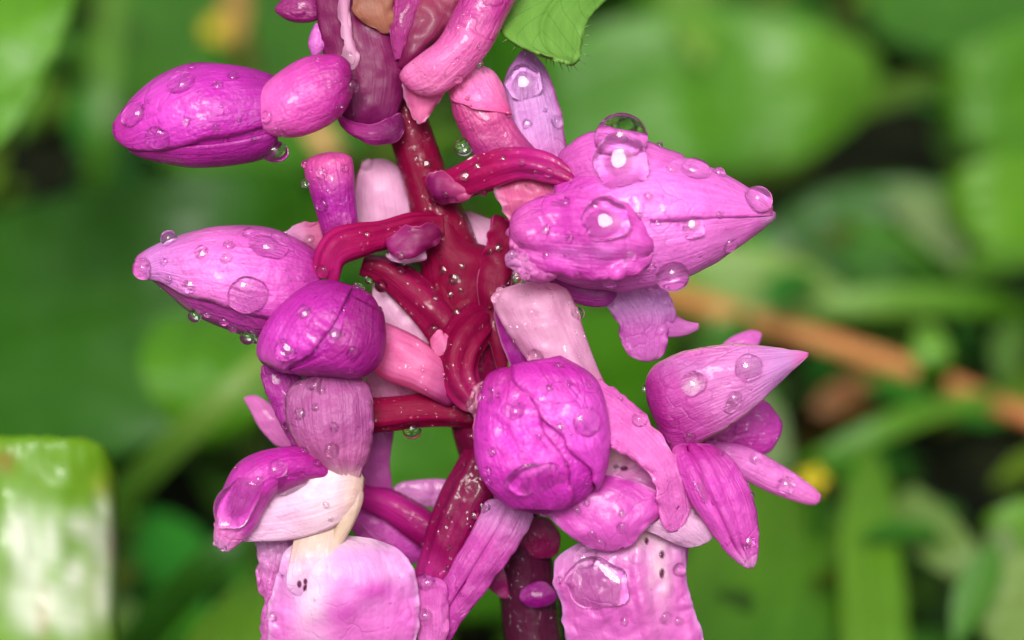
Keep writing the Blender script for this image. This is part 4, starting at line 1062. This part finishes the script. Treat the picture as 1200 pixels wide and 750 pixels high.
big = [
    (728, 164, 31, 'e', 1.0, 0, 'largest domed water drop, clear, crowning the large lilac bud', 0.9),
    (728, 190, 32, 'w', 1.0, 0, 'wide white shining lens of water below the largest drop', 0.6),
    (888, 235, 17, 'e', 1, 0, 'round clear bead perched by the pointed tip of the large lilac bud', 1),
    (788, 325, 19, 'p', 1, 0, 'round drop hanging under the large lilac bud, refracting magenta', 1),
    (812, 266, 14, 'w', 1, 0, 'bright white domed drop below the seam of the large lilac bud', 0.7),
    (814, 201, 16, 's', 1.1, 0, 'domed drop on the upper seam of the large lilac bud', 0.8),
    (710, 258, 25, 'w', 1.1, 0, 'broad low drop swelling on the front petal of the large lilac bud', 0.5),
    (614, 97, 21, 'w', 1.05, 0, 'big swollen drop near the top of the pale upright sepal', 0.7),
    (290, 345, 22, 's', 1.05, 0, 'largest round drop on the lilac bud beside the curled ovary', 0.5),
    (314, 289, 17, 's', 1.3, -0.5, 'oblong drop lying on top of the lilac bud beside the curled ovary', 0.7),
    (168, 315, 13, 'e', 1, 0, 'round drop clinging to the tip of the lilac bud', 1),
    (198, 280, 10, 'e', 1, 0, 'round bead standing on the upper edge of the lilac bud near its tip', 1),
    (212, 98, 16, 's', 1, 0, 'round domed drop on the back of the magenta bud beside the top cluster', 0.6),
    (157, 134, 15, 's', 1.1, 0, 'domed drop near the tip of the magenta bud beside the top cluster', 0.6),
    (185, 161, 14, 's', 1.1, 0, 'domed drop on the lower side of the magenta bud near its tip', 0.6),
    (322, 179, 13, 'p', 1.25, 0, 'drop hanging where the blunt spur crosses the magenta bud, refracting green', 1),
    (877, 431, 16, 's', 1, 0, 'round drop near the pointed tip of the cream-edged sepal', 0.5),
    (813, 450, 15, 's', 1, 0, 'round drop on the broad middle of the cream-edged sepal', 0.5),
    (686, 495, 17, 's', 1.0, 1.2, 'tall drop at the open rim of the magenta hood', 0.55),
    (626, 560, 20, 'f', 1.7, 0.2, 'wide film of water pooled at the foot of the magenta hood', 0.5),
    (277, 590, 22, 'f', 1.6, 0.9, 'long film of water on the rolled magenta petal', 0.5),
    (340, 566, 20, 'f', 1.1, 0, 'flat round film of water where rolled petal meets cream throat', 0.5),
    (357, 658, 13, 'w', 1, 0, 'white shining drop on the cream neck of the pale lip', 0.6),
    (686, 655, 14, 's', 1, 0, 'round drop on the upper edge of the broad mauve lip', 0.55),
    (700, 684, 30, 'f', 1.3, -0.1, 'wide film of water pooled on the broad mauve lip', 0.5),
    (335, 410, 13, 'w', 1, 0, 'round drop near the tip of the blunt deep magenta bud', 0.5),
    (483, 505, 11, 'p', 1, 0, 'drop hanging under the dark red ovary against green', 1),
    (543, 172, 11, 'e', 1, 0, 'clear teardrop clinging to the side of the blunt rose spur', 1),
    (921, 569, 11, 's', 1, 0, 'drop on the blurred lilac petal behind the spotted flower', 0.6),
    (826, 574, 10, 'f', 2.3, -1.1, 'long film of water on the folded down magenta sepal', 0.5),
    (795, 668, 9, 'e', 1, 0, 'round bead on the outer edge of the broad mauve lip', 1),
    (430, 193, 8, 'e', 1, 0, 'small round bead on the upper corner of the pale bract', 1),
]
for x, y, r, k, ax, an, lb, hi in big:
    drop(x, y, r, k, ax, an, lb, hi)
many = """255 101 7 s;219 142 6 s;253 150 5 s;225 80 5 e;273 90 7 s;313 137 7 s;193 187 4 e;212 185 3 e;297 163 4 s;260 125 3 s;413 100 9 s;408 68 9 s;413 135 5 s;377 203 7 s;378 240 8 s;403 197 5 s;358 192 5 e;
357 215 5 e;618 145 7 w;652 143 8 e;595 133 5 e;563 75 4 e;537 92 6 s;788 198 8 s;567 225 5 e;522 228 5 s;535 233 5 s;612 190 5 s;627 203 5 s;643 202 6 s;638 130 4 s;842 204 8 e;855 287 9 s;843 252 5 s;737 298 9 w;
715 328 10 e;763 313 6 s;762 335 5 e;677 322 6 s;773 170 4 e;662 238 8 s;748 253 5 s;677 367 8 e;820 300 3 s;605 322 5 s;612 328 5 s;597 330 5 e;620 324 4 s;590 338 4 e;584 346 4 e;237 297 9 w;265 303 7 s;268 288 7 s;
292 275 8 e;223 335 9 w;198 327 6 s;193 307 5 s;228 370 8 e;243 368 4 e;263 376 6 e;273 384 6 e;290 395 9 e;300 398 5 e;378 318 8 s;357 367 9 w;392 393 9 w;413 412 7 s;420 337 7 s;445 363 4 s;432 328 5 e;447 335 8 e;
410 433 5 s;403 363 3 s;363 282 7 s;425 292 3 s;508 387 7 s;368 450 10 s;377 457 6 s;352 450 5 s;352 485 8 s;370 478 5 s;392 500 6 s;388 527 9 s;357 528 6 s;338 500 7 s;313 460 3 s;325 550 11 s;303 563 6 s;382 592 5 s;
387 608 4 s;433 472 5 s;252 637 3 s;262 642 4 s;372 543 5 s;628 418 10 e;655 429 6 e;644 455 5 s;604 481 11 s;657 499 7 w;690 451 6 s;727 468 4 e;749 492 9 e;667 451 4 s;584 464 4 s;632 512 4 s;577 530 6 s;573 552 6 e;
573 563 5 e;639 600 6 s;676 598 6 s;687 589 5 s;694 626 6 s;703 637 8 s;729 618 7 s;729 602 5 s;861 468 10 s;855 477 8 s;910 444 6 s;782 519 7 s;808 512 7 s;844 532 5 e;877 635 8 w;884 607 4 e;886 537 8 s;881 580 4 e;
755 455 4 e;780 724 8 s;762 690 3 s;656 680 5 e;795 728 6 s;732 728 6 s;500 683 10 s;497 723 10 s;570 597 7 s;553 618 5 s;555 607 4 s;320 723 7 s;565 455 6 s;575 470 5 s;552 470 5 s;545 205 5 s;507 235 5 s;500 192 4 s;
470 300 5 s;640 270 6 s;650 240 5 s;600 300 6 s;612 285 5 s;540 340 4 s;530 330 4 s;470 318 5 s;575 295 5 s;585 290 4 s;700 245 5 s;760 230 6 s;668 280 6 s;640 300 5 s;520 316 7 w;533 326 8 w;541 312 5 w;528 345 5 w;470 305 7 w;584 291 6 w;574 298 5 w;566 466 7 w;577 458 5 w;557 476 5 w;545 206 6 w;556 604 6 w;566 594 7 w;500 192 5 w;536 366 5 w;518 300 4 w;510 350 4 w;596 333 6 e;606 327 6 e;586 341 5 e;616 324 5 e;580 350 5 e;574 360 4 e;480 272 4 w;430 275 4 w;560 195 5 w;590 186 4 w"""
for it in many.replace('\n', '').split(';'):  # w drops on the stem and ovaries are added for white glints
    x, y, r, k = it.split()
    drop(float(x), float(y), float(r), k)
rr = random.Random(21)
n = 0
for _ in range(4000):
    if n >= 70:
        break
    x, y, r = rr.uniform(135, 940), rr.uniform(20, 735), rr.choice((2.0, 2.5, 3, 3.5))
    if any(math.hypot(x - a, y - b) < r + q + 4 for a, b, q in placed):
        continue
    dr = (pt(x, y, 0) - CAM).normalized()
    hit = TREE.ray_cast(CAM, dr)
    if hit[0] is None or 'bract' in AD[hit[2]] or 'blurred' in AD[hit[2]]:
        continue
    drop(x, y, r, 's')
    n += 1
hosts = {}
for o, ds, sh, lb, c_ in ALL:
    hosts.setdefault(ds, []).append(c_)
for o, ds, sh, lb, c_ in ALL:
    if lb:
        continue
    zs = sorted(q.z for q in hosts[ds])
    xs = sorted(abs(q.x + 0.25) for q in hosts[ds])
    k = len(zs)
    hi = 'upper' if c_.z >= zs[k * 2 // 3] else ('lower' if c_.z < zs[k // 3] else 'middle')
    ou = 'outer' if abs(c_.x + 0.25) >= xs[k // 2] else 'inner'
    o['label'] = f'{sh} on {hi} {ou} part of {ds}' if k > 2 else f'{sh} of water on {ds}'
print('drops', len(placed))

# the spray of beads too fine to count
def fine_beads():
    V, FC = [], []
    rr = random.Random(5)
    n = 0
    for _ in range(30000):
        if n >= 1500:
            break
        x, y = rr.uniform(130, 945), rr.uniform(5, 748)
        if noise.noise(Vector((x / 60, y / 60, 2))) < -0.1 and rr.random() < 0.8:
            continue
        hit = TREE.ray_cast(CAM, (pt(x, y, 0) - CAM).normalized())
        if hit[0] is None or 'pale bract' in AD[hit[2]]:
            continue
        loc, nor = hit[0], hit[1]
        if nor.dot(CAM - loc) < 0:
            nor = -nor
        if any(math.hypot(x - a_, y - b_) < q + 2 for a_, b_, q in placed):
            continue
        n += 1
        r_ = S * rr.choice((0.7, 0.9, 1.1, 1.4, 1.9))
        z = nor.normalized()
        xa = z.orthogonal().normalized()
        ya = z.cross(xa)
        c_ = loc + z * (0.3 * S + 0.2 * r_)
        k = len(V)
        V.append(c_ + z * r_ * 0.8)
        for ph, m_ in ((0.62, 0.62), (1.25, 0.97), (1.9, 0.9)):
            for j in range(7):
                th = 6.2832 * j / 7
                V.append(c_ + (xa * math.cos(th) + ya * math.sin(th)) * r_ * m_ + z * r_ * 0.8 * math.cos(ph))
        V.append(c_ - z * r_ * 0.6)
        for j in range(7):
            j2 = (j + 1) % 7
            FC.append((k, k + 1 + j, k + 1 + j2))
            for q in (0, 7):
                FC.append((k + 1 + q + j, k + 8 + q + j, k + 8 + q + j2, k + 1 + q + j2))
            FC.append((k + 15 + j, k + 22, k + 15 + j2))
    o = mesh_obj('water_spray', V, FC, M['water'])
    tag(o, 'fine spray of tiny water beads over the whole orchid', 'water', kind='stuff')
fine_beads()
